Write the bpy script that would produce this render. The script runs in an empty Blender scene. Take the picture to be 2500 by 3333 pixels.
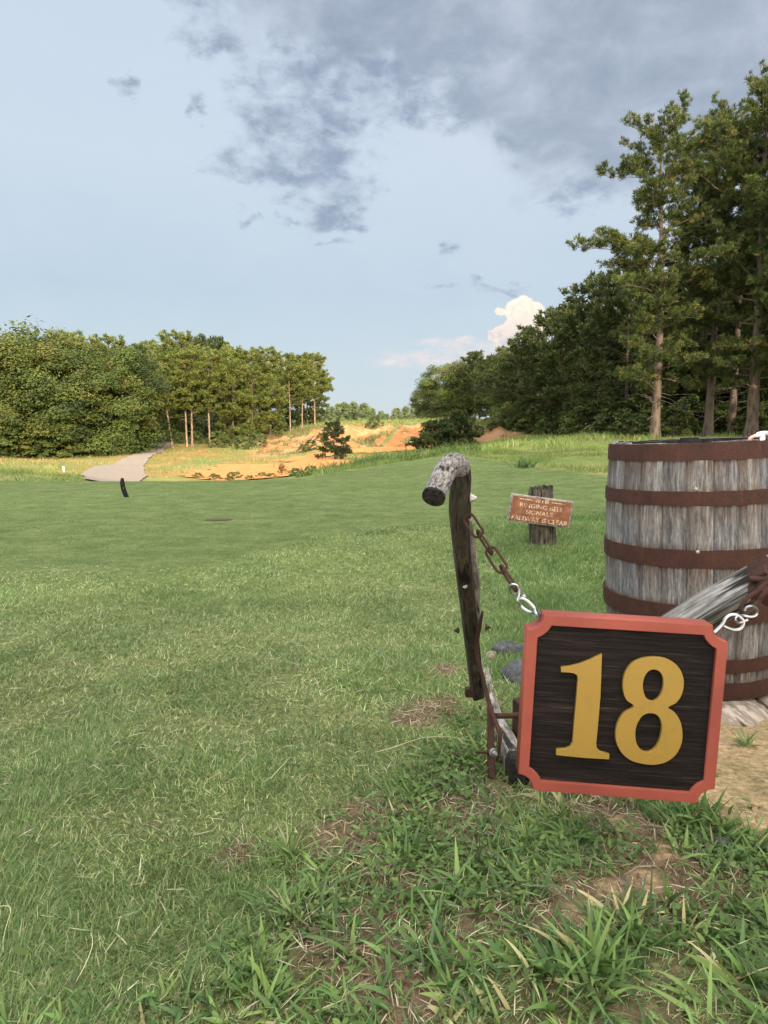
import bpy, math, random
import numpy as np
from mathutils import Vector, Matrix

rng = np.random.default_rng(7)
random.seed(7)
scene = bpy.context.scene
COL = scene.collection
pi = math.pi

# ------------------------------------------------------------------ camera
PITCH = math.radians(6.83)
FP, CX, CY, CAMH = 2222.0, 1250.0, 1666.5, 1.0
cp, sp = math.cos(PITCH), math.sin(PITCH)
cam_d = bpy.data.cameras.new('camera')
cam = bpy.data.objects.new('camera', cam_d); COL.objects.link(cam)
cam.location = (0, 0, CAMH); cam.rotation_euler = (pi/2 - PITCH, 0, 0)
cam_d.sensor_fit = 'VERTICAL'; cam_d.sensor_height = 36; cam_d.lens = 24
cam_d.clip_start = 0.05; cam_d.clip_end = 6000
scene.camera = cam
scene.view_settings.view_transform = 'Standard'
scene.view_settings.look = 'None'
scene.view_settings.exposure = 0.62
scene.view_settings.gamma = 1.0

def W(px, row, Y):
    """world point seen at a photo pixel at distance Y ahead"""
    u = (px - CX)/FP; v = -(row - CY)/FP
    dy = cp + v*sp; dz = -sp + v*cp
    s = Y/dy
    return Vector((u*s, Y, CAMH + dz*s))
def slope(row):
    v = -(row - CY)/FP
    return (-sp + v*cp)/(cp + v*sp)
def zrow(row, Y): return CAMH + slope(row)*Y
def A(px): return (px - CX)/FP*cp       # x / y at the horizon
def G(px, row):
    s = slope(row); Y = -CAMH/s
    p = W(px, row, Y); return p

# ------------------------------------------------------------------ noise
def _hash(ix, iy, seed):
    h = (ix.astype(np.int64)*374761393 + iy.astype(np.int64)*668265263 + seed*69069) & 0x7fffffff
    h = ((h ^ (h >> 13))*1274126177) & 0x7fffffff
    h = h ^ (h >> 16)
    return (h & 0xffff)/65535.0
def vnoise(x, y, seed=0):
    x = np.asarray(x, float); y = np.asarray(y, float)
    ix = np.floor(x); iy = np.floor(y); fx = x-ix; fy = y-iy
    fx = fx*fx*(3-2*fx); fy = fy*fy*(3-2*fy)
    a = _hash(ix, iy, seed); b = _hash(ix+1, iy, seed); c = _hash(ix, iy+1, seed); d = _hash(ix+1, iy+1, seed)
    return (a*(1-fx)+b*fx)*(1-fy) + (c*(1-fx)+d*fx)*fy
def fbm(x, y, seed=0, o=4):
    s = 0; a = .5; t = 0
    for i in range(o):
        s = s + a*vnoise(np.asarray(x)*2**i, np.asarray(y)*2**i, seed+i*17); t += a; a *= .5
    return s/t
def sstep(a, b, x):
    t = np.clip((x-a)/(b-a), 0, 1); return t*t*(3-2*t)

# ------------------------------------------------------------------ terrain height
def R_(row, Y): return (Y, zrow(row, Y))
COLS = [
 (-900, [(0,0),(14,0),(20,-.3),R_(1500,45),(70,-1.2),(120,0),(400,3)]),
 (0,    [(0,0),(13.8,0),(16,-.25),R_(1545,20),R_(1515,32),R_(1492,50),R_(1465,70),R_(1420,120),R_(1390,400)]),
 (200,  [(0,0),(13.8,0),(16.5,-.5),R_(1556,24),R_(1530,32),R_(1492,50),R_(1465,70),R_(1420,120),R_(1390,400)]),
 (400,  [(0,0),(13.8,0),(17,-.7),R_(1562,30),R_(1520,42),R_(1468,58),R_(1430,74),R_(1405,120),R_(1385,400)]),
 (560,  [(0,0),(13.8,0),(17,-.7),R_(1560,32),R_(1520,42),R_(1462,60),R_(1432,74),R_(1405,120),R_(1385,400)]),
 (720,  [(0,0),(14,0),(17,-.6),R_(1556,34),R_(1512,46),R_(1502,49),R_(1464,60),R_(1420,78),R_(1390,120),R_(1380,400)]),
 (900,  [(0,0),(14.2,0),(18,-.4),R_(1548,34),R_(1515,45),R_(1480,56),R_(1425,70),R_(1400,84),R_(1380,120),R_(1377,400)]),
 (1100, [(0,0),(14,.02),(18,-.02),(24,-.5),R_(1522,34),R_(1492,45),R_(1470,54),R_(1452,59),R_(1400,68),R_(1378,74),R_(1374,120),R_(1372,400)]),
 (1300, [(0,0),(12,0),(20,.08),(26,-.2),R_(1485,46),R_(1455,60),R_(1384,69),R_(1374,76),R_(1372,120),R_(1372,400)]),
 (1500, [(0,0),(10,0),(22,.28),(32,.05),R_(1465,48),R_(1447,60),R_(1392,70),R_(1366,78),R_(1366,120),R_(1370,400)]),
 (1700, [(0,0),(10,.02),(20,.26),(34,.45),R_(1428,50),R_(1400,70),R_(1380,90),R_(1375,400)]),
 (2000, [(0,0),(9,.04),(20,.38),(28,.66),R_(1405,50),R_(1396,90),R_(1385,400)]),
 (2500, [(0,0),(9,.05),(18,.36),(27,.8),R_(1402,50),R_(1394,90),R_(1385,400)]),
 (3600, [(0,0),(9,.05),(18,.36),(27,.8),(50,1.0),(90,1.4),(400,4)]),
]
_ca = np.array([A(c[0]) for c in COLS])
_ly = np.linspace(math.log(1.0), math.log(2000), 520)
_tab = np.array([np.interp(np.exp(_ly), [q[0] for q in c[1]], [q[1] for q in c[1]]) for c in COLS])
_ag = np.linspace(-1.6, 1.6, 321)
_grid = np.empty((len(_ag), len(_ly)))
for j in range(len(_ly)):
    i = np.clip(np.searchsorted(_ca, _ag)-1, 0, len(_ca)-2)
    t = np.clip((_ag-_ca[i])/(_ca[i+1]-_ca[i]), 0, 1); t = t*t*(3-2*t)
    _grid[:, j] = _tab[i, j]*(1-t) + _tab[i+1, j]*t
for _ in range(5):
    g = _grid.copy(); g[:, 1:-1] = (_grid[:, :-2]+2*_grid[:, 1:-1]+_grid[:, 2:])/4
    g[1:-1] = (g[:-2]+2*g[1:-1]+g[2:])/4; _grid = g
def masks(x, y):
    yy = np.maximum(y, .6); a = x/yy
    nb = fbm(x*.7+5, y*.7, 31)-.5
    yb = np.interp(a, [A(-600), A(0), A(600), A(900), A(1300), A(1700), A(2500)], [4.4, 4.6, 4.95, 5.7, 7.2, 7.6, 8.6])
    yt = np.interp(a, [A(0), A(950), A(1150), A(1300), A(1500), A(1750), A(1970), A(2500)], [14, 14.3, 17, 20, 20, 15.5, 12.5, 11])
    tee = sstep(yb-.35, yb+.35, y+nb*1.3)*(1-sstep(yt-.2, yt+.4, y+nb*.8))
    rough = sstep(yt-.2, yt+.5, y+nb*.8)
    return tee, rough
def gz(x, y):
    x = np.asarray(x, float); y = np.asarray(y, float)
    yy = np.maximum(y, 1.0)
    ai = (np.clip(x/yy, -1.6, 1.6)+1.6)/3.2*(len(_ag)-1)
    li = np.clip((np.log(yy)-_ly[0])/(_ly[1]-_ly[0]), 0, len(_ly)-1.001)
    i0 = np.clip(np.floor(ai).astype(int), 0, len(_ag)-2); j0 = np.floor(li).astype(int)
    fa = ai-i0; fl = li-j0
    z = (_grid[i0, j0]*(1-fl)+_grid[i0, j0+1]*fl)*(1-fa) + (_grid[i0+1, j0]*(1-fl)+_grid[i0+1, j0+1]*fl)*fa
    tee, rough = masks(x, y)
    near = 1-sstep(10, 14, y)
    z = z + (1-tee)*near*((fbm(x*2.2, y*2.2, 3)-.5)*.035 + (fbm(x*9, y*9, 5)-.5)*.012)
    z = z + sstep(16, 40, y)*((fbm(x*.25, y*.25, 9)-.5)*.25 + (fbm(x*1.1, y*1.1, 11)-.5)*.12)
    # eroded gullies in the quarry bank
    bank = sstep(A(830), A(930), x/yy)*(1-sstep(A(1640), A(1740), x/yy))*sstep(58, 63, y)*(1-sstep(70, 77, y))
    z = z + bank*(fbm(x*.8, y*.12, 19, 5)-.5)*1.5
    z = z + (y > 90)*(fbm(x*.02, y*.02, 29)-.5)*1.2*sstep(90, 200, y)
    return z
def gz1(x, y): return float(gz(np.array([x]), np.array([y]))[0])

# ------------------------------------------------------------------ object helpers
def tag(o, label=None, cat=None, group=None, kind=None):
    if label: o['label'] = label
    if cat: o['category'] = cat
    if group: o['group'] = group
    if kind: o['kind'] = kind
    return o
def link(name, me, parent=None, mats=()):
    o = bpy.data.objects.new(name, me); COL.objects.link(o)
    for m in mats: me.materials.append(m)
    if parent: o.parent = parent
    return o
def thing(name, label, cat, loc=(0,0,0), group=None):
    o = bpy.data.objects.new(name, None); COL.objects.link(o)
    o.location = loc; o.empty_display_size = .2
    return tag(o, label, cat, group)
def npmesh(name, V, F, cols=None, smooth=False, uv=None, midx=None):
    """V (n,3); F list of arrays each (k, m) of indices"""
    me = bpy.data.meshes.new(name)
    V = np.asarray(V, np.float32)
    me.vertices.add(len(V)); me.vertices.foreach_set('co', V.ravel())
    F = [np.asarray(f, np.int32) for f in F if len(f)]
    nl = sum(f.size for f in F); npoly = sum(len(f) for f in F)
    me.loops.add(nl); me.polygons.add(npoly)
    me.loops.foreach_set('vertex_index', np.concatenate([f.ravel() for f in F]))
    tot = np.concatenate([np.full(len(f), f.shape[1], np.int32) for f in F])
    st = np.concatenate([[0], np.cumsum(tot)[:-1]]).astype(np.int32)
    me.polygons.foreach_set('loop_start', st)
    try: me.polygons.foreach_set('loop_total', tot)
    except Exception: pass
    if smooth: me.polygons.foreach_set('use_smooth', np.ones(npoly, bool))
    if midx is not None: me.polygons.foreach_set('material_index', np.asarray(midx, np.int32))
    if cols is not None:
        at = me.color_attributes.new('Col', 'FLOAT_COLOR', 'POINT')
        c = np.ones((len(V), 4), np.float32); c[:, :cols.shape[1]] = cols
        at.data.foreach_set('color', c.ravel())
    if uv is not None:
        l = me.uv_layers.new(name='UVMap')
        l.data.foreach_set('uv', np.asarray(uv, np.float32).ravel())
    me.update(calc_edges=True); me.validate()
    return me

class MB:
    """collects swept and boxed shapes with uv in metres; builds one mesh"""
    def __init__(s): s.v=[]; s.f=[]; s.uv=[]
    def add(s, V, F, UV):
        b = len(s.v); s.v += [tuple(p) for p in V]
        for f, u in zip(F, UV): s.f.append([b+i for i in f]); s.uv.append(u)
    def sweep(s, pts, rad, n=8, up=None, power=2.0, aspect=1.0, cap=True, jit=0.0, twist=0, closed=False):
        pts = [Vector(p) for p in pts]; m = len(pts)
        rad = rad if hasattr(rad, '__len__') else [rad]*m
        power = power if hasattr(power, '__len__') else [power]*m
        aspect = aspect if hasattr(aspect, '__len__') else [aspect]*m
        up = Vector(up) if up is not None else None
        V=[]; L=0; Ls=[]; prev=None
        for i, p in enumerate(pts):
            if closed: t = (pts[(i+1)%m]-pts[i-1])
            else: t = pts[min(i+1, m-1)]-pts[max(i-1, 0)]
            t.normalize()
            if up is not None: sd = t.cross(up)
            else:
                if prev is None:
                    r = Vector((0,0,1)) if abs(t.z) < .9 else Vector((1,0,0)); sd = t.cross(r)
                else: sd = prev - t*prev.dot(t)
            if sd.length < 1e-6: sd = t.orthogonal()
            sd.normalize(); prev = sd; nn = sd.cross(t).normalized()
            if i: L += (pts[i]-pts[i-1]).length
            Ls.append(L)
            for k in range(n):
                a = 2*pi*(k+.5)/n + twist; c, q = math.cos(a), math.sin(a); e = 2/power[i]
                x = math.copysign(abs(c)**e, c)*rad[i]*aspect[i]; y = math.copysign(abs(q)**e, q)*rad[i]
                j = 1+random.uniform(-jit, jit)
                V.append(p + sd*x*j + nn*y*j)
        F=[]; UV=[]
        R0 = max(rad)
        mm = m if closed else m-1
        for i in range(mm):
            i2 = (i+1)%m
            l1 = Ls[i]; l2 = Ls[i2] if i2 else L+(pts[0]-pts[-1]).length
            for k in range(n):
                k2 = (k+1)%n
                F.append([i*n+k, i*n+k2, i2*n+k2, i2*n+k])
                u1 = k/n*2*pi*R0; u2 = (k+1)/n*2*pi*R0
                UV.append([(u1,l1),(u2,l1),(u2,l2),(u1,l2)])
        if cap and not closed:
            F.append(list(range(n))[::-1]); UV.append([(V[k].x, V[k].y) for k in range(n)][::-1])
            F.append([(m-1)*n+k for k in range(n)]); UV.append([(V[(m-1)*n+k].x, V[(m-1)*n+k].z) for k in range(n)])
        s.add(V, F, UV)
    def box(s, c, sx, sy, sz, rot=None, bev=0.0):
        """chamfered box"""
        c = Vector(c); rot = rot or Matrix.Identity(3)
        b = bev or min(sx,sy,sz)*.08
        import itertools
        bm = []
        hx,hy,hz = sx/2,sy/2,sz/2
        V=[]; idx={}
        for X in (-1,1):
            for Y in (-1,1):
                for Z in (-1,1):
                    for ax in range(3):
                        p=[X*(hx-b),Y*(hy-b),Z*(hz-b)]
                        p[ax]=(X*hx,Y*hy,Z*hz)[ax]
                        idx[(X,Y,Z,ax)]=len(V); V.append(c+rot@Vector(p))
        F=[]
        for ax in range(3):
            for S in (-1,1):
                q=[]
                o=[a for a in range(3) if a!=ax]
                for (p1,p2) in ((-1,-1),(1,-1),(1,1),(-1,1)):
                    k=[0,0,0]; k[ax]=S; k[o[0]]=p1; k[o[1]]=p2
                    q.append(idx[(k[0],k[1],k[2],ax)])
                F.append(q)
        for ax in range(3):
            o=[a for a in range(3) if a!=ax]
            for p1 in (-1,1):
                for p2 in (-1,1):
                    k1=[0,0,0];k1[ax]=-1;k1[o[0]]=p1;k1[o[1]]=p2
                    k2=list(k1);k2[ax]=1
                    F.append([idx[(*k1,o[0])],idx[(*k2,o[0])],idx[(*k2,o[1])],idx[(*k1,o[1])]])
        for X in (-1,1):
            for Y in (-1,1):
                for Z in (-1,1): F.append([idx[(X,Y,Z,a)] for a in range(3)])
        UV=[[( (V[i]-c).dot(rot.col[0])+(V[i]-c).dot(rot.col[2])*.3, (V[i]-c).dot(rot.col[2])+(V[i]-c).dot(rot.col[1])) for i in f] for f in F]
        s.add(V,F,UV)
    def build(s, name, mat, parent=None, smooth=True, angle=40):
        me = bpy.data.meshes.new(name); me.from_pydata(s.v, [], s.f)
        l = me.uv_layers.new(name='UVMap'); flat=[c for u in s.uv for p in u for c in p]
        l.data.foreach_set('uv', flat)
        me.update()
        import bmesh
        bm = bmesh.new(); bm.from_mesh(me); bmesh.ops.recalc_face_normals(bm, faces=bm.faces); bm.to_mesh(me); bm.free()
        if smooth:
            me.polygons.foreach_set('use_smooth', [True]*len(me.polygons))
            try: me.set_sharp_from_angle(angle=math.radians(angle))
            except Exception: pass
        return link(name, me, parent, [mat])

# ------------------------------------------------------------------ materials
class NT:
    def __init__(s, name):
        s.m = bpy.data.materials.new(name); s.m.use_nodes = True; s.t = s.m.node_tree
        s.t.nodes.clear()
    def n(s, typ, **kw):
        nd = s.t.nodes.new(typ)
        for k, v in kw.items():
            if k == 'i':
                for a, b in v.items():
                    if hasattr(b, 'is_output') or isinstance(b, bpy.types.NodeSocket): s.t.links.new(b, nd.inputs[a])
                    else: nd.inputs[a].default_value = b
            else: setattr(nd, k, v)
        return nd
    def ramp(s, fac, stops, interp='LINEAR'):
        r = s.n('ShaderNodeValToRGB'); r.color_ramp.interpolation = interp
        e = r.color_ramp.elements
        while len(e) < len(stops): e.new(.5)
        for q, (p, c) in zip(e, stops):
            q.position = p; q.color = (*c, 1) if len(c) == 3 else c
        s.t.links.new(fac, r.inputs[0]); return r.outputs[0]
    def noise(s, vec, scale, detail=4, rough=.6, dist=0):
        return s.n('ShaderNodeTexNoise', i={'Vector': vec, 'Scale': scale, 'Detail': detail, 'Roughness': rough, 'Distortion': dist}).outputs['Fac']
    def math(s, op, a, b=0.0, c=None, clamp=False):
        nd = s.n('ShaderNodeMath', operation=op); nd.use_clamp = clamp
        for k, v in enumerate((a, b, c)):
            if v is None: continue
            if isinstance(v, bpy.types.NodeSocket): s.t.links.new(v, nd.inputs[k])
            else: nd.inputs[k].default_value = v
        return nd.outputs[0]
    def mix(s, fac, a, b, bt='MIX'):
        nd = s.n('ShaderNodeMix', data_type='RGBA', blend_type=bt)
        for k, v in ((0, fac), (6, a), (7, b)):
            if isinstance(v, bpy.types.NodeSocket): s.t.links.new(v, nd.inputs[k])
            else: nd.inputs[k].default_value = (*v, 1) if hasattr(v, '__len__') and len(v) == 3 else v
        return nd.outputs[2]
    def mapping(s, vec, sc):
        return s.n('ShaderNodeMapping', i={'Vector': vec, 'Scale': sc}).outputs[0]
    def finish(s, color, rough=.8, metal=0.0, bump=None, bstr=.4, bdist=.01, trans=0.0, spec=.3):
        p = s.n('ShaderNodeBsdfPrincipled')
        for k, v in (('Base Color', color), ('Roughness', rough), ('Metallic', metal), ('Specular IOR Level', spec)):
            if isinstance(v, bpy.types.NodeSocket): s.t.links.new(v, p.inputs[k])
            else: p.inputs[k].default_value = (*v, 1) if hasattr(v, '__len__') and len(v) == 3 else v
        if bump is not None:
            b = s.n('ShaderNodeBump', i={'Height': bump, 'Strength': bstr, 'Distance': bdist})
            s.t.links.new(b.outputs[0], p.inputs['Normal'])
        out = s.n('ShaderNodeOutputMaterial'); sh = p.outputs[0]
        if trans:
            tr = s.n('ShaderNodeBsdfTranslucent')
            if isinstance(color, bpy.types.NodeSocket): s.t.links.new(color, tr.inputs[0])
            else: tr.inputs[0].default_value = (*color, 1)
            mx = s.n('ShaderNodeMixShader', i={0: trans}); s.t.links.new(sh, mx.inputs[1]); s.t.links.new(tr.outputs[0], mx.inputs[2]); sh = mx.outputs[0]
        s.t.links.new(sh, out.inputs[0]); return s.m
    def uv(s): return s.n('ShaderNodeUVMap').outputs[0]
    def gen(s): return s.n('ShaderNodeTexCoord').outputs['Object']

def m_foliage(name, trans=.3, rough=.6, spec=.25):
    t = NT(name); c = t.n('ShaderNodeVertexColor', layer_name='Col').outputs[0]
    return t.finish(c, rough, trans=trans, spec=spec)
M_grass = m_foliage('grass_blades', .35, .55)
M_leaf = m_foliage('tree_leaves', .3, .6)
M_needle = m_foliage('pine_needles', .25, .6)

def m_wood(name, light, dark, us=90, vs=5, stain=None, bs=.6, mid=(.46,.56), ck=(.36,.42)):
    t = NT(name); uv = t.uv()
    g = t.noise(t.mapping(uv, (us, vs, 1)), 1, 6, .65, .3)
    g2 = t.noise(t.mapping(uv, (us*.25, vs*1.4, 1)), 1, 5, .7)
    cr = t.noise(t.mapping(uv, (us*.6, vs*.5, 1)), 1, 3, .5, .2)
    f = t.math('MULTIPLY_ADD', g, .6, t.math('MULTIPLY', g2, .4))
    c = t.ramp(f, [(mid[0]-.08, dark), (sum(mid)/2, tuple((a+b)/2 for a, b in zip(light, dark))), (mid[1], light)])
    crk = t.ramp(cr, [(ck[0], (0,0,0)), (ck[1], (1,1,1))])
    c = t.mix(t.math('SUBTRACT', 1, crk), c, tuple(x*.35 for x in dark))
    if stain:
        s2 = t.noise(t.gen(), 9, 5, .6); s2 = t.ramp(s2, [(.52, (0,0,0)), (.7, (1,1,1))])
        c = t.mix(t.math('MULTIPLY', s2, .7), c, stain)
    h = t.math('MULTIPLY', f, crk)
    return t.finish(c, .9, bump=h, bstr=bs, bdist=.006)
M_gwood = m_wood('weathered_grey_wood', (.38,.37,.355), (.06,.055,.052), 420, 6, None, 1.0, (.42,.57), (.43,.50))
M_gwood_end = m_wood('mottled_grey_wood', (.30,.29,.28), (.06,.057,.055), 220, 70, None, .5)
M_dwood = m_wood('shaded_mossy_wood', (.075,.06,.045), (.010,.009,.007), 130, 12, (.03,.033,.018), .7)
M_beamw = m_wood('pale_mottled_wood', (.42,.39,.35), (.06,.055,.05), 60, 7, (.12,.09,.06), .7)
M_endgrain = m_wood('charred_end_wood', (.03,.027,.024), (.006,.006,.006), 80, 80, None, .6)
M_post = m_wood('old_log_wood', (.15,.13,.10), (.025,.02,.016), 45, 6, (.10,.10,.06), 1.0)
M_slab = m_wood('gnarled_slab_wood', (.46,.40,.33), (.12,.09,.07), 40, 10, None, 1.0)

def m_rust(name, a=(.054,.025,.020), b=(.027,.016,.014), c3=(.105,.043,.028), rough=.8):
    t = NT(name); o = t.gen()
    n1 = t.noise(o, 14, 6, .7); n2 = t.noise(o, 120, 4, .7); n3 = t.noise(t.mapping(o, (40, 40, 6)), 1, 4, .6)
    c = t.ramp(n1, [(.35, b), (.55, a), (.72, tuple((x+y)/2 for x, y in zip(a, c3)))])
    c = t.mix(t.math('MULTIPLY', t.ramp(n3, [(.58, (0,0,0)), (.72, (1,1,1))]), .6), c, c3)
    c = t.mix(.35, c, t.ramp(n2, [(.3, b), (.7, c3)]))
    return t.finish(c, rough, .15, bump=n2, bstr=.5, bdist=.002, spec=.3)
M_rust = m_rust('rusted_iron')
M_hoop = m_rust('rusted_hoop_iron', (.066,.029,.022), (.034,.019,.016), (.12,.052,.036))
t = NT('zinc_steel'); M_zinc = t.finish((.40,.42,.45), .30, 1.0, spec=.6)
t = NT('dull_bolt_steel'); n = t.noise(t.gen(), 60, 4); M_bolt = t.finish(t.ramp(n, [(.3, (.25,.25,.25)), (.7, (.5,.5,.5))]), .45, .7)

# barrel staves: uv in metres (u round, v up)
t = NT('barrel_oak'); uv = t.uv()
sx = t.n('ShaderNodeSeparateXYZ', i={0: uv})
SW = 2*pi/24
sid = t.math('FLOOR', t.math('DIVIDE', sx.outputs[0], SW))
wn = t.n('ShaderNodeTexWhiteNoise', noise_dimensions='1D'); t.t.links.new(sid, wn.inputs['W'])
off = t.math('MULTIPLY', wn.outputs[0], 7.0)
cv = t.n('ShaderNodeCombineXYZ', i={0: sx.outputs[0], 1: t.math('ADD', sx.outputs[1], off), 2: off})
g1 = t.noise(t.mapping(cv.outputs[0], (46, 14, 1)), 1, 7, .75, .8)
g2 = t.noise(t.mapping(cv.outputs[0], (16, 5, 1)), 1, 6, .7, .3)
g3 = t.noise(t.mapping(cv.outputs[0], (120, 50, 1)), 1, 4, .7)
f = t.math('MULTIPLY_ADD', g1, .42, t.math('MULTIPLY_ADD', g2, .38, t.math('MULTIPLY', g3, .2)))
c = t.ramp(f, [(.38, (.045,.05,.062)), (.455, (.17,.18,.195)), (.52, (.31,.315,.32)), (.60, (.52,.52,.50))])
tone = t.ramp(wn.outputs[0], [(0, (.72,.76,.84)), (.5, (.92,.93,.95)), (1, (1.15,1.12,1.06))])
c = t.mix(1.0, c, tone, 'MULTIPLY')
gt = t.noise(t.mapping(cv.outputs[0], (22, 2.2, 1)), 1, 4, .6)
c = t.mix(t.math('MULTIPLY', t.ramp(gt, [(.52, (0,0,0)), (.68, (1,1,1))]), .55), c, (.11,.105,.11))
# rust run-off near each hoop edge
st = t.noise(t.mapping(uv, (9, 1.5, 1)), 1, 6, .75)
attr = t.n('ShaderNodeVertexColor', layer_name='Col').outputs[0]
rr = t.math('MULTIPLY', t.ramp(st, [(.38, (0,0,0)), (.54, (1,1,1))]), attr)
c = t.mix(t.math('MULTIPLY', rr, .9, clamp=True), c, t.ramp(g1, [(.4, (.06,.032,.022)), (.65, (.17,.105,.065))]))
M_stave = t.finish(c, .88, bump=t.math('ADD', g1, t.math('MULTIPLY', g3, .4)), bstr=.9, bdist=.006)
t = NT('barrel_inner_char'); n = t.noise(t.gen(), 30, 6, .7); M_char = t.finish(t.ramp(n, [(.35, (.012,.012,.014)), (.7, (.07,.07,.08))]), .9, bump=n, bstr=1, bdist=.01)

# sign
t = NT('salmon_red_paint'); o = t.gen(); n = t.noise(o, 260, 4, .7); n2 = t.noise(o, 7, 3)
M_salmon = t.finish(t.mix(t.ramp(n2, [(.35, (0,0,0)), (.65, (1,1,1))]), (.31,.072,.049), (.245,.055,.038)), .6, bump=n, bstr=.35, bdist=.0012, spec=.35)
t = NT('sandblasted_dark_wood'); o = t.gen()
g1 = t.noise(t.mapping(o, (5, 1, 190)), 1, 6, .65, .2); g2 = t.noise(t.mapping(o, (14, 1, 420)), 1, 4, .7); g3 = t.noise(t.mapping(o, (2, 1, 46)), 1, 3, .6)
f = t.math('MULTIPLY_ADD', g1, .5, t.math('MULTIPLY_ADD', g2, .25, t.math('MULTIPLY', g3, .25)))
c = t.ramp(f, [(.44, (.004,.003,.003)), (.53, (.014,.010,.009)), (.61, (.040,.028,.025)), (.70, (.11,.085,.078))])
M_panel = t.finish(c, .75, bump=f, bstr=1.0, bdist=.006, spec=.2)
t = NT('gold_paint'); o = t.gen(); n = t.noise(o, 35, 4); n2 = t.noise(o, 500, 3); n3 = t.noise(o, 8, 2)
c = t.mix(t.math('MULTIPLY', t.ramp(n, [(.5, (0,0,0)), (.7, (1,1,1))]), .5), (.32,.20,.036), (.23,.165,.036))
M_gold = t.finish(t.mix(t.math('MULTIPLY', n3, .4), c, (.36,.24,.05)), .5, .15, bump=n2, bstr=.3, bdist=.001, spec=.4)
# small sign
t = NT('worn_brown_sign'); o = t.gen(); n = t.noise(o, 14, 5, .7); n2 = t.noise(t.mapping(o, (10, 1, 60)), 1, 4)
c = t.ramp(n, [(.35, (.16,.065,.035)), (.5, (.27,.11,.06)), (.68, (.42,.19,.11))])
c = t.mix(t.math('MULTIPLY', n2, .3), c, (.30,.13,.09))
M_brownsign = t.finish(c, .6, bump=n2, bstr=.3, bdist=.002)
t = NT('worn_cream_paint'); n = t.noise(t.gen(), 30, 5, .75); M_cream = t.finish(t.ramp(n, [(.40, (.30,.14,.08)), (.48, (.62,.46,.32)), (.6, (.8,.68,.52))]), .7)
t = NT('grey_worn_edge'); n = t.noise(t.gen(), 25, 5, .7); M_edge = t.finish(t.ramp(n, [(.35, (.12,.11,.09)), (.6, (.42,.40,.37))]), .8)
t = NT('black_iron'); n = t.noise(t.gen(), 40, 3); M_black = t.finish(t.ramp(n, [(.3, (.008,.008,.009)), (.8, (.02,.02,.022))]), .6, .3)
t = NT('white_cloth'); n = t.noise(t.gen(), 60, 3); M_white = t.finish(t.ramp(n, [(.3, (.72,.73,.78)), (.7, (.82,.83,.86))]), .7)
t = NT('coral_cloth'); M_coral = t.finish((.85,.42,.33), .7)
t = NT('dark_stone'); n = t.noise(t.gen(), 40, 6, .7); M_stone = t.finish(t.ramp(n, [(.35, (.035,.037,.045)), (.6, (.11,.115,.125)), (.75, (.2,.2,.2))]), .85, bump=n, bstr=.8, bdist=.01)
t = NT('brown_pebble'); n = t.noise(t.gen(), 40, 6, .7); M_pebble = t.finish(t.ramp(n, [(.35, (.16,.12,.09)), (.7, (.42,.36,.28))]), .85, bump=n, bstr=.6, bdist=.006)

def m_bark(name, a, b):
    t = NT(name); o = t.gen()
    v = t.n('ShaderNodeTexVoronoi', i={'Vector': t.mapping(o, (7, 7, 1.8)), 'Scale': 1.0}); n = t.noise(o, 9, 5, .7)
    f = t.math('MULTIPLY_ADD', v.outputs['Distance'], .6, t.math('MULTIPLY', n, .5))
    return t.finish(t.ramp(f, [(.25, b), (.55, a), (.8, tuple(min(1, x*1.3) for x in a))]), .9, bump=f, bstr=1, bdist=.05)
M_bark = m_bark('pine_bark', (.135,.105,.085), (.035,.027,.022))
M_barkg = m_bark('grey_bark', (.18,.155,.13), (.06,.05,.04))

# ground materials read their zone colour from vertices and break it up with noise
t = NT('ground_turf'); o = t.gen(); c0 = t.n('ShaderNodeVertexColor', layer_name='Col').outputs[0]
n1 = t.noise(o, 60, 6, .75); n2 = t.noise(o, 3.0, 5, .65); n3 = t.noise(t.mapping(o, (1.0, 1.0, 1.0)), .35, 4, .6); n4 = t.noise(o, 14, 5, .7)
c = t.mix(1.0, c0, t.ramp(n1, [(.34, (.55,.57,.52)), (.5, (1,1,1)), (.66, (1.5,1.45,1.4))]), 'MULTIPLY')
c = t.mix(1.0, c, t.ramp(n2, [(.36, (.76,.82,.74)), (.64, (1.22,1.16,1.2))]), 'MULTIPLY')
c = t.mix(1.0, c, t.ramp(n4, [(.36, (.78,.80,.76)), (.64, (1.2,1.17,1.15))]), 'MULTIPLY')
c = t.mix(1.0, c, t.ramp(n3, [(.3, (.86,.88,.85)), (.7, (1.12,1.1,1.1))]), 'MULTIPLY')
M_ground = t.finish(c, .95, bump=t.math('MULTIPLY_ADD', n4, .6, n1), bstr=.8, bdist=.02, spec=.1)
t = NT('sandy_clay'); o = t.gen(); n1 = t.noise(o, .9, 6, .7); n2 = t.noise(o, 8, 5, .7)
c = t.ramp(n1, [(.3, (.52,.20,.062)), (.5, (.56,.245,.085)), (.7, (.55,.275,.11))])
M_sand = t.finish(t.mix(t.math('MULTIPLY', n2, .35), c, (.48,.22,.09)), .95, bump=n2, bstr=.5, bdist=.05, spec=.1)
t = NT('pale_asphalt'); o = t.gen(); n1 = t.noise(o, 4, 6, .75); n2 = t.noise(o, .4, 3)
M_path = t.finish(t.mix(t.math('MULTIPLY', n2, .4), t.ramp(n1, [(.3, (.24,.20,.165)), (.7, (.32,.27,.225))]), (.26,.215,.175)), .95, spec=.1)
t = NT('bare_soil'); o = t.gen(); n1 = t.noise(o, 7, 6, .7); n2 = t.noise(o, 70, 5, .8)
c = t.ramp(n1, [(.32, (.30,.19,.11)), (.5, (.46,.31,.18)), (.68, (.56,.40,.25))])
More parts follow.
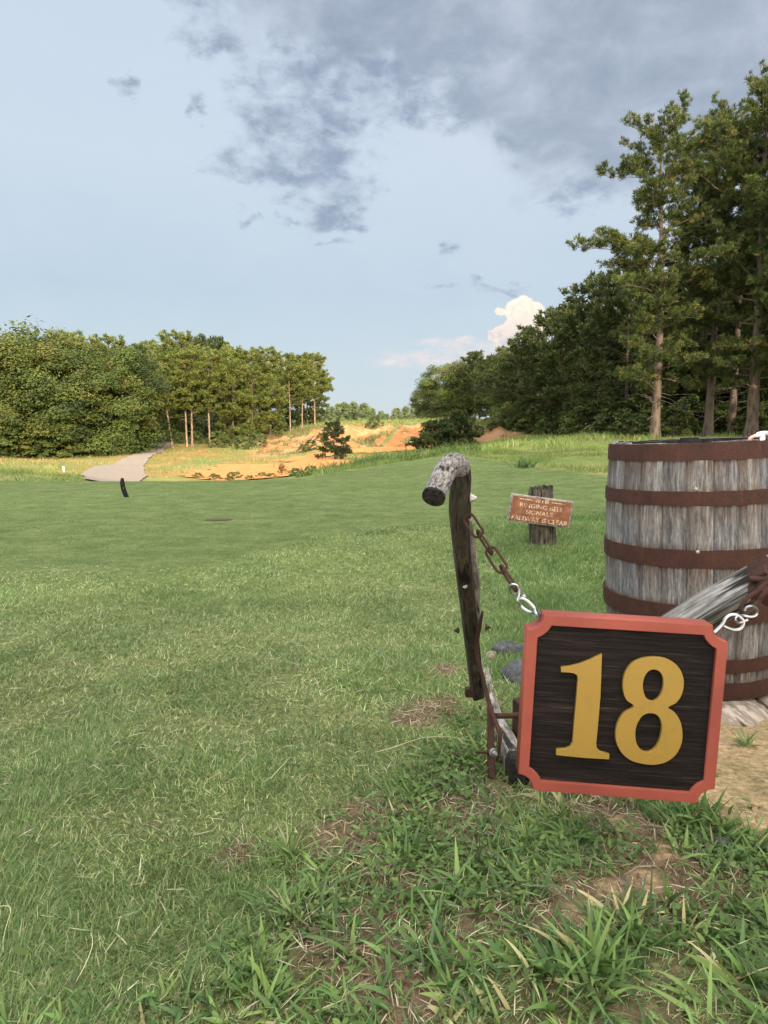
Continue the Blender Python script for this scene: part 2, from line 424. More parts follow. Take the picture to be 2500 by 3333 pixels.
M_soil = t.finish(t.mix(1.0, c, t.ramp(n2, [(.3, (.6,.58,.56)), (.55, (1.05,1.05,1.05))]), 'MULTIPLY'), .95, bump=n2, bstr=.7, bdist=.008, spec=.1)

# ------------------------------------------------------------------ ground sheet
# near bare patches (centre px,row, radius m, stretch)
PATCH = [(2440,2480,.26,1.0),(2520,2600,.28,1.0),(2560,2350,.4,1.0),(2400,2380,.10,.8)]
BROWN = [(1180,2990,.10),(1120,3080,.09),(1230,2900,.08),(1400,2310,.12),(1340,2330,.10),(1520,2620,.10),(1560,2700,.08),(1980,2650,.10),(2080,2700,.08),
         (2150,2860,.09),(2250,2850,.10),(1900,2960,.09),(1760,3000,.08),(1500,2740,.08),(1450,3080,.07),(1330,3230,.10),(1250,3180,.10),(2050,2940,.08),
         (2350,2900,.07),(1560,3000,.06),(1650,2960,.07),(1460,2180,.08),(1200,2640,.06),(760,2800,.05),(1120,2740,.08),(2460,2900,.08),(1380,2870,.06)]
def brown_mask(x, y):
    m = np.zeros_like(x, float); nn = (fbm(x*9, y*9, 77)-.5)*.9
    for px, row, r in BROWN:
        p = G(px, row); d = np.hypot(x-p.x, y-p.y)/r
        m = np.maximum(m, 1-sstep(.5, 1.3, d+nn))
    return m
def soil_mask(x, y):
    m = np.zeros_like(x, float); nn = (fbm(x*6, y*6, 78)-.5)*.8
    for px, row, r, s in PATCH:
        p = G(px, row); d = np.hypot(x-p.x, (y-p.y)/s)/r
        m = np.maximum(m, 1-sstep(.75, 1.15, d+nn))
    for px, row, r in [(1990,2900,.035),(2110,2880,.045),(2030,2690,.05),(1880,2990,.035),(2160,2790,.05)]:
        p = G(px, row); d = np.hypot(x-p.x, y-p.y)/r
        m = np.maximum(m, .8*(1-sstep(.5, 1.2, d+nn)))
    return m
def fgzone(x, y):
    a = x/np.maximum(y, .6)
    yb = np.interp(a, [A(-200), A(500), A(800), A(1000), A(1500), A(2100), A(2700)], [1.02, 1.10, 1.30, 1.65, 2.05, 1.95, 1.75])
    return (1-sstep(yb-.15, yb+.15, y+(fbm(x*5,y*5,12)-.5)*.35))*sstep(A(250), A(1000), a)
def fg(x, y):
    a = x/y
    yb = np.interp(a, [A(-200), A(500), A(800), A(1000), A(1500), A(2100), A(2700)], [1.08, 1.15, 1.35, 1.7, 2.1, 1.95, 1.75])
    m = (1-sstep(yb-.12, yb+.12, y+(fbm(x*5,y*5,12)-.5)*.35))
    return m*(.25+.75*sstep(.42,.58,fbm(x*4, y*4, 14)))*(1-.93*soil_mask(x,y))*(1-.8*brown_mask(x,y))
# the sand pit floor, the road and the quarry face as outlines in ground coordinates
def inpoly(x, y, poly):
    x = np.asarray(x); c = np.zeros(x.shape, bool); n = len(poly)
    for i in range(n):
        x1, y1 = poly[i]; x2, y2 = poly[(i+1) % n]
        k = ((y1 > y) != (y2 > y)) & (x < (x2-x1)*(y-y1)/((y2-y1) or 1e-9)+x1); c ^= k
    return c
def aY(px, Y): return (A(px)*Y, Y)
SANDP = [aY(*q) for q in [(590,35),(640,39),(700,43),(780,45),(880,45),(960,47),(1040,49),(1080,46),(1130,41),(1180,36),(1130,30),(980,27),(800,27),(680,29)]]
SAND2 = [aY(*q) for q in [(900,49),(1010,52.5),(1100,55),(1250,57.5),(1420,60),(1425,57.5),(1360,54),(1270,51.5),(1180,51),(1130,50),(1000,47.5),(930,47)]]
RWL = [(24,262),(30,262),(34,275),(38,305),(44,360),(50,415),(58,470),(66,500),(74,520),(82,518),(95,500),(120,470)]
RWR = [(24,455),(30,455),(34,472),(38,462),(44,468),(50,490),(58,528),(66,562),(74,575),(82,566),(95,545),(120,510)]
def groundcol(x, y):
    tee, rough = masks(x, y)
    yy = np.maximum(y, .6); a = x/yy
    one = np.ones(x.shape+(3,))
    c = one*np.array([.18,.20,.092])             # thatchy ground under turf
    def lay(c, m, col): return c*(1-m[..., None]) + np.array(col)*m[..., None]
    c = lay(c, sstep(2.5, 5, y)*1.0, (.155,.205,.075))
    c = lay(c, tee, (.122,.168,.064))
    right = sstep(A(1150), A(1350), a)
    c = lay(c, rough, (.17,.215,.07))
    nz = fbm(x*.35, y*.35, 41)
    c = lay(c, rough*sstep(.5, .62, nz)*.6, (.27,.24,.11))
    # dry yellowish slopes on the left and round the pit
    dryl = rough*(1-right)*sstep(22, 28, y)*(1-sstep(95, 120, y))
    c = lay(c, dryl*sstep(.36, .58, fbm(x*.5, y*.3, 43))*.9, (.23,.20,.065))
    c = lay(c, dryl*sstep(.50, .66, fbm(x*.7, y*.4, 44))*.7, (.36,.20,.09))
    # quarry face
    bank = sstep(A(800), A(880), a)*(1-sstep(A(1740), A(1860), a))
    n5 = fbm(x*.7, y*.5, 47)
    face = bank*sstep(55.5, 58, y+(n5-.5)*3)*(1-sstep(70, 73.5, y+(n5-.5)*6))
    fc = np.array([.50,.205,.085])*(1-sstep(.4,.6,n5))[..., None] + np.array([.54,.30,.15])*sstep(.4,.6,n5)[..., None]
    red = (sstep(A(1200),A(1260),a)*(1-sstep(A(1330),A(1370),a))*(1-sstep(64,68,y)))+(sstep(A(1010),A(1050),a)*(1-sstep(A(1080),A(1110),a))*(1-sstep(60,66,y)))
    fc = fc*(1-red[..., None]*.7)+np.array([.52,.18,.07])*red[..., None]*.7
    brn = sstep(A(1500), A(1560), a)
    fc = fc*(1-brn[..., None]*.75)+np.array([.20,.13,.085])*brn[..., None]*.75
    gul = np.abs(a-(A(1225)+(y-57)/13*(A(1300)-A(1225))))
    fm = face*(1-.9*(gul < .005))*(1-.85*sstep(.56,.66,fbm(x*.9+30, y*.5, 49)))
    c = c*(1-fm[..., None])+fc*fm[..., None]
    lowl = sstep(A(800),A(860),a)*(1-sstep(A(1010),A(1060),a))*sstep(53,56,y)*(1-sstep(66,70,y))
    c = lay(c, lowl*.75*sstep(.35,.55,n5), (.42,.24,.14))
    # woodland floor
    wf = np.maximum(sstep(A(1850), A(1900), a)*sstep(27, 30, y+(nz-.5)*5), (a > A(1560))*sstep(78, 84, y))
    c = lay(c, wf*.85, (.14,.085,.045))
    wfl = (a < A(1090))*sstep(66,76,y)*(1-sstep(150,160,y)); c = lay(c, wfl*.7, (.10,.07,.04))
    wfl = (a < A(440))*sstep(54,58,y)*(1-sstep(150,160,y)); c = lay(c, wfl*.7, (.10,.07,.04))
    c = lay(c, fgzone(x, y)*(y>.3)*.8, (.125,.10,.062))
    bm_ = brown_mask(x, y)*(y < 6)*(y > 0); c = lay(c, bm_, (.17,.125,.085))
    sm = soil_mask(x, y)*(y < 6)*(y > 0); c = lay(c, sm, (.43,.32,.20))
    return c
NX, NY = 560, 1050
tt = np.concatenate([np.linspace(-2.6, -.75, 60)[:-1], np.linspace(-.75, .75, NX-118), np.linspace(.75, 2.6, 60)[1:]])
e = np.linspace(0, 1, NY)
Yg = -7 + 8*np.exp(e*math.log(2508/8.0)) - 1
Yg = np.sort(np.concatenate([Yg, np.linspace(.8, 6, 260), np.linspace(13.5, 14.8, 30), np.linspace(54, 80, 90)]))
Xg = tt[None, :]*(Yg[:, None]+9)*.62
YY = np.broadcast_to(Yg[:, None], Xg.shape)
ZZ = gz(Xg.ravel(), YY.ravel())
V = np.stack([Xg.ravel(), YY.ravel(), ZZ], 1)
nyy, nxx = Xg.shape
I = np.arange(nyy*nxx).reshape(nyy, nxx)
F = np.stack([I[:-1,:-1].ravel(), I[:-1,1:].ravel(), I[1:,1:].ravel(), I[1:,:-1].ravel()], 1)
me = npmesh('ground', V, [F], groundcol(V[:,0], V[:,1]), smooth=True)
ground = link('ground', me, None, [M_ground]); tag(ground, kind='structure')

def overlay(name, poly, mat, step, lift, edge_noise=.5, yline=None):
    xs = [p[0] for p in poly]; ys = [p[1] for p in poly]
    gx = np.arange(min(xs)-1, max(xs)+1, step); gy = np.arange(min(ys)-1, max(ys)+1, step)
    X, Y = np.meshgrid(gx, gy)
    cxm = (X[:-1,:-1]+X[1:,1:])/2; cym = (Y[:-1,:-1]+Y[1:,1:])/2
    dx = (fbm(cxm*.9, cym*.9, 61)-.5)*edge_noise*2; dy = (fbm(cxm*.9, cym*.9, 63)-.5)*edge_noise*2
    keep = inpoly(cxm+dx, cym+dy, poly)
    Vv = np.stack([X.ravel(), Y.ravel(), gz(X.ravel(), Y.ravel())+lift], 1)
    I = np.arange(X.size).reshape(X.shape)
    F = np.stack([I[:-1,:-1], I[:-1,1:], I[1:,1:], I[1:,:-1]], -1)[keep]
    used = np.unique(F); rm = -np.ones(X.size, int); rm[used] = np.arange(len(used))
    me = npmesh(name, Vv[used], [rm[F]], smooth=True)
    return link(name, me, None, [mat])
o = overlay('sand', SANDP, M_sand, .14, .05, 1.2); tag(o, kind='structure')
o = overlay('sand', SAND2, M_sand, .16, .06, 1.0); tag(o, kind='structure')
# cart path : strip with its own vertices, laid 5 cm above the slope
ys = np.linspace(24, 118, 260)
xl = np.interp(ys, [q[0] for q in RWL], [A(q[1])*q[0] for q in RWL]); xr = np.interp(ys, [q[0] for q in RWR], [A(q[1])*q[0] for q in RWR])
s_ = np.linspace(0, 1, 14)
X = xl[:,None]*(1-s_)+xr[:,None]*s_; Y = np.broadcast_to(ys[:,None], X.shape)
wob = (fbm(ys*.5, ys*0, 66)-.5)[:,None]*.3; X = X+wob
Z = gz(X.ravel(), Y.ravel())+.06
I = np.arange(X.size).reshape(X.shape)
me = npmesh('path', np.stack([X.ravel(), Y.ravel(), Z], 1), [np.stack([I[:-1,:-1].ravel(), I[:-1,1:].ravel(), I[1:,1:].ravel(), I[1:,:-1].ravel()], 1)], smooth=True)
tag(link('path', me, None, [M_path]), kind='structure')
def onpath(x, y):
    l = np.interp(y, [q[0] for q in RWL], [A(q[1])*q[0] for q in RWL]); r = np.interp(y, [q[0] for q in RWR], [A(q[1])*q[0] for q in RWR])
    return (x > l-.1) & (x < r+.1) & (y > 24)

# ------------------------------------------------------------------ grass blades
def blades(name, P, L, Wd, az, th0, th1, col, segs=3, mat=None, fold=0.0, bladeshape=1.6, label=None, tip=1.0, coljit=0.0):
    N = len(P)
    P = np.asarray(P, float)
    dirh = np.stack([np.cos(az), np.sin(az), np.zeros(N)], 1)
    roll = rng.uniform(-.9, .9, N)
    side0 = np.stack([-np.sin(az), np.cos(az), np.zeros(N)], 1)
    cur = P.copy(); Vs = []; 
    for k in range(segs+1):
        t = k/segs
        th = th0+(th1-th0)*t
        d = dirh*np.sin(th)[:,None]+np.array([0,0,1.0])*np.cos(th)[:,None]
        if k: cur = cur + d*(L/segs)[:,None]
        nrm = np.cross(side0, d)
        side = side0*np.cos(roll)[:,None]+nrm*np.sin(roll)[:,None]
        if k == segs: Vs.append(cur.copy())
        else:
            w = Wd*(1-t**bladeshape)*(1 if k else .6)
            Vs.append(cur-side*(w/2)[:,None]); Vs.append(cur+side*(w/2)[:,None]+nrm*(w*fold)[:,None])
    m = 2*segs+1
    V = np.stack(Vs, 1).reshape(-1, 3)
    b = (np.arange(N)*m)[:,None]
    F4 = []
    for k in range(segs-1):
        F4.append(b+np.array([[2*k, 2*k+1, 2*k+3, 2*k+2]]))
    F3 = b+np.array([[2*segs-2, 2*segs-1, 2*segs]])
    tv = np.concatenate([np.repeat(np.arange(segs)/segs, 2), [1.0]])
    C = np.repeat(col[:,None,:], m, 1)*(1+(tip-1)*tv[None,:,None])
    me = npmesh(name, V, ([np.concatenate(F4)] if F4 else [])+[F3], C.reshape(-1,3), smooth=True)
    o = link(name, me, None, [mat or M_grass])
    return o
def wedge(n, y0, y1, amin=-.72, amax=.72, pw=1.0):
    """uniform points in the view wedge between two distances"""
    y = np.sqrt(rng.uniform(y0*y0, y1*y1, n)); a = rng.uniform(amin, amax, n)
    return a*y, y
def mixcol(n, cols, wts, jit=.22):
    k = rng.choice(len(cols), n, p=np.array(wts)/sum(wts)); c = np.array(cols)[k]
    return c*(1+rng.uniform(-jit, jit, (n,1)))*(1+rng.uniform(-.06,.06,(n,3)))
GREENS = [(.13,.205,.072),(.165,.245,.085),(.235,.315,.12),(.085,.145,.052),(.56,.56,.33),(.38,.44,.20)]
def clump(x, y): return fbm(x*3.1, y*3.1, 91)
def exclude(x, y):
    # keep blades out of the barrel's slab, the plough beam and the bare soil
    k = np.hypot(x-1.27, y-2.66) < .44
    return k
# short matted turf
V_all=[]
def turf(n, y0, y1, Lm, Wm, segs, wscale=1.0):
    x, y = wedge(n, y0, y1)
    tee, rough = masks(x, y)
    cl = clump(x, y); cl2 = fbm(x*1.2, y*1.2, 95)
    sm = soil_mask(x, y); br = brown_mask(x, y)
    keep = (rough < .5) & ~exclude(x, y) & (rng.random(n) > sm*1.15) & (rng.random(n) > br*.72)
    keep &= rng.random(n) > (tee > .5)*.1
    keep &= rng.random(n) > .68*fgzone(x, y)
    x, y, tee, cl, cl2, br = [q[keep] for q in (x, y, tee, cl, cl2, br)]; N = len(x)
    far = sstep(2.5, 6, y)
    L = Lm*(.5+.9*rng.random(N))*(.82+.5*sstep(.45, .66, cl))*(1-.62*tee)*(1+.25*sstep(.55,.7,cl2)) 
    right = sstep(A(1450), A(1700), x/y)*sstep(2.2,3,y); L *= 1+.5*right*(1-tee)
    az = rng.uniform(0, 2*pi, N); az = np.where(rng.random(N) < .3, (fbm(x*2, y*2, 97)-.5)*9+.4, az)
    th0 = rng.uniform(.25, 1.35, N)*(1-.45*right); th1 = th0+rng.uniform(.1, .8, N)*(1-.3*right)
    c = mixcol(N, GREENS, [25,28,22,10,9,12], .38)*(.82+.36*fbm(x*1.7,y*1.7,131))[:,None]
    tuftc = sstep(.55, .70, cl)[:,None]; c = c*(1-.3*tuftc)+np.array([.12,.21,.065])*.3*tuftc
    dry = (rng.random(N) < br*.5)[:,None]; c = np.where(dry, mixcol(N, [(.34,.25,.15),(.22,.16,.10),(.48,.40,.27)], [4,4,3]), c)
    c = c*(1+.24*(1-sstep(3.5, 7, y)))[:,None]  # near blades lightened to make up for dimmer ambient light there
    hue = sstep(.4,.6,fbm(x*.8,y*.8,99))[:,None]; c = c*(1+.0*hue)*np.where(hue>0, 1-.12*hue+.12*(1-hue), 1)
    c = c*(1-.35*right[:,None]*(1-tee[:,None])) + np.array([.095,.22,.05])*.35*right[:,None]*(1-tee[:,None])
    tg = tee[:,None]*.5; c = c*(1-.10*tee[:,None]); c = c*(1-tg)+np.array([.13,.18,.068])*tg
    P = np.stack([x, y, gz(x, y)-.004], 1)
    return P, L, Wm*(.7+.6*rng.random(N))*wscale, az, th0, th1, c, segs
sets = [turf(270000, .85, 2.2, .025, .0022, 3), turf(300000, 2.2, 4.2, .027, .0032, 2), turf(220000, 4.2, 8, .029, .0055, 2), turf(150000, 8, 15, .035, .010, 1), turf(70000, 15, 21, .05, .018, 1)]
for i, s in enumerate(sets):
    tag(blades('turf_grass', *s), 'short matted green turf over the near lawn and tee' if i < 3 else 'fine green turf of the farther lawn', 'grass', kind='stuff')

# crabgrass and broad blades in the foreground, and tufts through the rough
def clumps(name, cx, cy, nb, L, Wd, colset, wts, spread=.02, th=(.2,1.15), segs=5, label='', up=0.0, mat=None):
    n = len(cx); k = rng.integers(nb[0], nb[1]+1, n); idx = np.repeat(np.arange(n), k); N = len(idx)
    sc = (.65+.7*rng.random(n))[idx]
    x = cx[idx]+rng.normal(0, spread, N)*sc; y = cy[idx]+rng.normal(0, spread, N)*sc
    az = rng.uniform(0, 2*pi, N)
    th0 = rng.uniform(th[0], th[1], N); th1 = th0+rng.uniform(.2, 1.1, N)
    cc = mixcol(n, colset, wts)[idx]*(1+rng.uniform(-.18,.18,(N,1)))
    P = np.stack([x, y, gz(x, y)-.004], 1)
    o = blades(name, P, L*sc*(.5+.8*rng.random(N)), Wd*sc**.5*(.6+.7*rng.random(N)), az, th0, th1, cc, segs, mat, fold=.35, bladeshape=2.4, tip=1.15)
    return tag(o, label, 'grass', kind='stuff')
def pick(n, y0, y1, fn, amin=-.72, amax=.72):
    x, y = wedge(n, y0, y1, amin, amax); k = (rng.random(n) < fn(x, y)) & ~exclude(x, y); return x[k], y[k]
CG = [(.15,.25,.075),(.115,.20,.07),(.205,.30,.09),(.09,.155,.06),(.46,.42,.22)]
x, y = pick(5200, .82, 2.3, fg)
clumps('crabgrass', x, y, (4,9), .050, .0068, CG, [30,30,18,16,4], .014, (.5,1.35), 5, 'broad bladed crabgrass across the foreground corner')
x, y = pick(560, .82, 1.5, lambda x, y: fg(x, y)*sstep(.5,.6,fbm(x*3,y*3,15)))
clumps('crabgrass', x, y, (5,9), .078, .0085, CG, [34,24,26,10,3], .016, (.4,1.2), 6, 'long arching crabgrass blades at the bottom right')
# dense tufts by the big clumps of the photograph
for (px, row, n, L) in [(1950,3180,26,.13),(1750,3150,16,.11),(2050,3060,20,.12),(2250,3010,12,.11),(1420,3120,14,.10),(1500,3250,14,.11),(2420,3180,12,.12),(1000,2980,10,.09),(1150,3050,9,.10),(2060,2600,12,.09),(2200,2650,14,.09),(850,3200,9,.09),(620,3230,7,.09),(1700,2930,8,.10),(2150,2440,0,0),(1350,2780,10,.08),(1500,2600,9,.08),(1620,2660,12,.09),(1750,2700,12,.09),(1880,2720,10,.09),(2330,2700,14,.10),(2260,2760,12,.10),(1560,2460,8,.09),(2420,2740,12,.09),(1640,2780,10,.09)]:
    if not n: continue
    p = G(px, row); q = rng.normal(0, .035, (n, 2))
    clumps('crabgrass', p.x+q[:,0], p.y+q[:,1]*1.2, (4,7), L*.68, .0085, CG, [3,3,2,3,.6], .01, (.2,1.05), 6, 'dense tuft of broad crabgrass in the foreground')
# pale radiating tufts
for (px, row, s) in [(950,2790,.11),(955,2990,.08),(2430,2440,.07),(2140,1530,.0)]:
    if not s: continue
    p = G(px, row); n = 40
    th0 = rng.uniform(.2,1.25,n); P = np.stack([p.x+rng.normal(0,.008,n), p.y+rng.normal(0,.008,n), np.full(n, gz1(p.x,p.y))],1)
    o = blades('grass_tuft', P, s*(.5+.6*rng.random(n)), np.full(n,.0045), rng.uniform(0,2*pi,n), th0, th0+rng.uniform(.1,.5,n), mixcol(n, [(.30,.36,.16),(.16,.27,.08),(.42,.44,.24)], [3,4,2]), 4, fold=.3, bladeshape=2.2)
    tag(o, {950:'pale radiating grass tuft left of the brown patch in the lower middle',955:'smaller pale grass tuft just below the large radiating one',2430:'green grass tuft growing in the sandy soil right of the number sign'}[px], 'grass tuft')
# low leafy ground cover
def leaves(name, n, fn, y0, y1, s, colset, label):
    x, y = pick(n, y0, y1, fn); N = len(x)
    ang = rng.uniform(0, 2*pi, N); h = rng.uniform(.004, .028, N); sz = s*(.6+.8*rng.random(N)); tilt = rng.normal(0, .45, (N, 2))
    c0 = np.stack([x, y, gz(x, y)+h], 1); ca, sa = np.cos(ang), np.sin(ang)
    u = np.stack([ca, sa, tilt[:,0]], 1)*sz[:,None]; v = np.stack([-sa, ca, tilt[:,1]], 1)*(sz*.5)[:,None]
    V = np.stack([c0-u, c0-u*.2+v, c0+u*.6+v*.8, c0+u, c0+u*.6-v*.8, c0-u*.2-v], 1).reshape(-1,3)
    col = np.repeat(mixcol(N, colset, [1]*len(colset)), 6, 0)
    me = npmesh(name, V, [(np.arange(N)*6)[:,None]+np.arange(6)[None]], col)
    return tag(link(name, me, None, [M_grass]), label, 'weeds', kind='stuff')
def fg2(x, y):
    m = np.zeros_like(x)
    for px, row, r in [(2480,2820,.16),(2350,2780,.12),(1480,2800,.14),(1300,2900,.12),(2330,3080,.10),(1330,2760,.16),(1960,2760,.12),(1560,2900,.1),(2480,3000,.1),(1800,2800,.1),(1420,2560,.14),(1480,2480,.12),(1500,2350,.1)]:
        p = G(px, row); m = np.maximum(m, 1-sstep(.4, 1.2, np.hypot(x-p.x, y-p.y)/r))
    return np.maximum(m, .12*fg(x,y))
leaves('clover', 26000, fg2, .85, 2.4, .0085, [(.085,.15,.045),(.12,.20,.055),(.10,.16,.055),(.15,.23,.065)], 'small leaved clover and lespedeza among the grass')
# dry straw
def straw(name, n, fn, y0, y1, L, Wd, cols, label, flat=True):
    x, y = pick(n, y0, y1, fn); N = len(x)
    th0 = rng.uniform(1.15, 1.5, N); th1 = th0+rng.uniform(-.1, .45, N)
    P = np.stack([x, y, gz(x, y)+rng.uniform(.0,.012,N)], 1)
    o = blades(name, P, L*(.4+1.2*rng.random(N)), Wd*(.6+.8*rng.random(N)), rng.uniform(0,2*pi,N), th0, th1, mixcol(N, cols, [1]*len(cols), .3), 3, bladeshape=3.5)
    return tag(o, label, 'dry grass', kind='stuff')
ST = [(.44,.37,.26),(.30,.23,.16),(.17,.125,.085),(.56,.50,.37),(.24,.17,.12)]
straw('dry_straw', 42000, lambda x, y: np.clip(brown_mask(x,y)+.05,0,1)*(1-.8*soil_mask(x,y)), .85, 3.4, .035, .0021, ST, 'dry brown thatch in the worn patches')
straw('dry_straw', 30000, lambda x, y: .6*(y<5)*(.3+.7*sstep(.4,.6,fbm(x*1.5,y*1.5,123)))*(rng.random(len(x))<.5), .85, 6, .045, .0019, [(.60,.58,.40),(.55,.5,.36),(.45,.45,.28)], 'pale dead grass stems scattered over the lawn')
straw('dry_straw', 2500, lambda x, y: soil_mask(x,y)*.6, 1.0, 3.4, .02, .002, [(.14,.09,.06),(.2,.13,.09),(.4,.3,.2)], 'dark twigs and needles on the sandy soil')
# a few long pale stalks lying on the lawn
def stalk(px0,r0,px1,r1,lift,label):
    a = G(px0,r0); b = G(px1,r1); m = MB(); pts=[]
    for i in range(9):
        t=i/8; p=a.lerp(b,t); pts.append(Vector((p.x+.01*math.sin(t*5), p.y+.012*math.sin(t*4), gz1(p.x,p.y)+.012+lift*math.sin(pi*t))))
    m.sweep(pts,[.0009-.0006*i/8 for i in range(9)],5)
    tag(m.build('grass_stalk', M_straw1), label, 'grass stalk')
t = NT('straw_yellow'); M_straw1 = t.finish((.62,.56,.34), .7)
stalk(1220,2456,1600,2436,.03,'long straw-yellow stalk pointing at the plough foot from the left')
stalk(880,2560,975,2480,.02,'thin pale stalk lying slantwise in the middle of the lawn')
stalk(0,2960,36,3100,.02,'pale stalk lying at the left edge of the picture')
stalk(245,3225,325,3050,.02,'pale upright stalk near the bottom left corner')

# rough meadow grass in the distance
def meadow(n, y0, y1, amin, amax, L, Wd, cols, wts, label, test=None):
    x, y = wedge(n, y0, y1, amin, amax)
    tee, rough = masks(x, y); a = x/y
    keep = (rough > .6) & ~onpath(x, y) & ~inpoly(x, y, SANDP) & ~inpoly(x, y, SAND2)
    if test is not None: keep &= test(x, y, a)
    x, y = x[keep], y[keep]; N = len(x)
    cl = fbm(x*.8, y*.8, 21)
    th0 = rng.uniform(0, .5, N); P = np.stack([x, y, gz(x, y)-.02], 1)
    o = blades('meadow_grass', P, L*(.4+.7*rng.random(N))*(.35+1.5*sstep(.4,.7,cl)), Wd*(.6+.8*rng.random(N)), rng.uniform(0,2*pi,N), th0, th0+rng.uniform(.1,.8,N), mixcol(N, cols, wts)*(.85+.4*cl[:,None]), 2)
    return tag(o, label, 'grass', kind='stuff')
MG = [(.16,.24,.065),(.22,.29,.085),(.12,.19,.055),(.34,.33,.14)]
meadow(90000, 11, 24, A(1050), .75, .13, .012, MG, [5,5,3,1.5], 'pale knee-high grass of the meadow behind the plough')
meadow(70000, 24, 62, A(1120), .7, .22, .03, MG, [5,5,3,1.5], 'meadow grass sloping up to the right wood', lambda x,y,a: ~((y>54)&(a<A(1850))))
meadow(40000, 14.5, 30, -.75, A(1180), .14, .02, MG, [5,5,3,1.5], 'grass on the slope behind the tee', lambda x,y,a: (a<A(270))|(a>A(1020)))
meadow(22000, 31, 62, -.7, A(1000), .18, .035, [(.24,.25,.08),(.36,.31,.12),(.44,.34,.17),(.16,.2,.06)], [4,4,2,3], 'dry yellow grass on the banks beside the cart path')
def sc(x,y,a): return (fbm(x*.9+30, y*.5, 49)>.55)&(a>A(830))&(a<A(1760))
meadow(22000, 55, 74, A(830), A(1760), .28, .06, [(.13,.17,.06),(.2,.21,.08),(.26,.22,.11)], [4,3,2], 'scrub clinging to the quarry bank', sc)
meadow(30000, 70, 130, A(900), A(1750), .3, .07, [(.22,.27,.09),(.28,.3,.1),(.17,.22,.07)], [4,4,2], 'grass along the rim of the quarry')
# seed-head weeds along the sand pit's near rim
def rimweeds():
    n = 420; px = rng.uniform(960, 1560, n); Yv = rng.uniform(21, 25, n)
    px = np.where(rng.random(n)<.45, rng.normal(1190,60,n), px)
    x = (px-CX)/FP*cp*Yv; y = Yv
    clumps('tall_weeds', x, y, (4,8), .42, .02, [(.09,.16,.05),(.13,.21,.06),(.17,.2,.07)], [4,4,2], .08, (.05,.5), 3, 'tall weeds standing along the near rim of the sand pit')
rimweeds()
p = W(1715, 1500, 15.5)
q = rng.normal(0,.13,(12,2)); clumps('tall_weeds', p.x+q[:,0], p.y+q[:,1], (5,8), .27, .02, [(.07,.13,.05),(.1,.17,.055)], [1,1], .05, (.05,.7), 4, 'dark green weed clump in the meadow above the small brown sign')

# ------------------------------------------------------------------ trees
def unit(v): return v/np.maximum(np.linalg.norm(v, axis=-1, keepdims=True), 1e-9)
def needles(name, C, D, K, L, w, cols, wts, parent, mat):
    """C tuft centres, D their directions: K thin needles bundles each"""
    n = len(C); N = n*K
    c = np.repeat(C, K, 0); d = unit(np.repeat(D, K, 0)*.75 + rng.normal(0, .62, (N,3)) + np.array([0,0,.22]))
    s = unit(np.cross(d, rng.normal(0,1,(N,3))))
    l = (L*(.6+.6*rng.random(N)))[:,None]; ww = (w*(.6+.8*rng.random(N)))[:,None]
    b = c + rng.normal(0, L*.12, (N,3))
    V = np.stack([b, b+d*l*.55+s*ww, b+d*l, b+d*l*.55-s*ww], 1).reshape(-1,3)
    tc = mixcol(n, cols, wts, .16)
    col = np.repeat(np.repeat(tc, K, 0)*(1+rng.uniform(-.25,.3,(N,1))), 4, 0)
    me = npmesh(name, V, [(np.arange(N)*4)[:,None]+np.arange(4)[None]], col)
    return link(name, me, parent, [mat])
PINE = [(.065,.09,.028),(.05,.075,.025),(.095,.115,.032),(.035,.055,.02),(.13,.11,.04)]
def curve_pts(p0, d, L, n, sag, wig):
    pts=[Vector(p0)]; d = Vector(d).normalized()
    for i in range(n):
        d = (d+Vector((random.gauss(0,wig),random.gauss(0,wig),random.gauss(0,wig)+sag))).normalized()
        pts.append(pts[-1]+d*(L/n))
    return pts
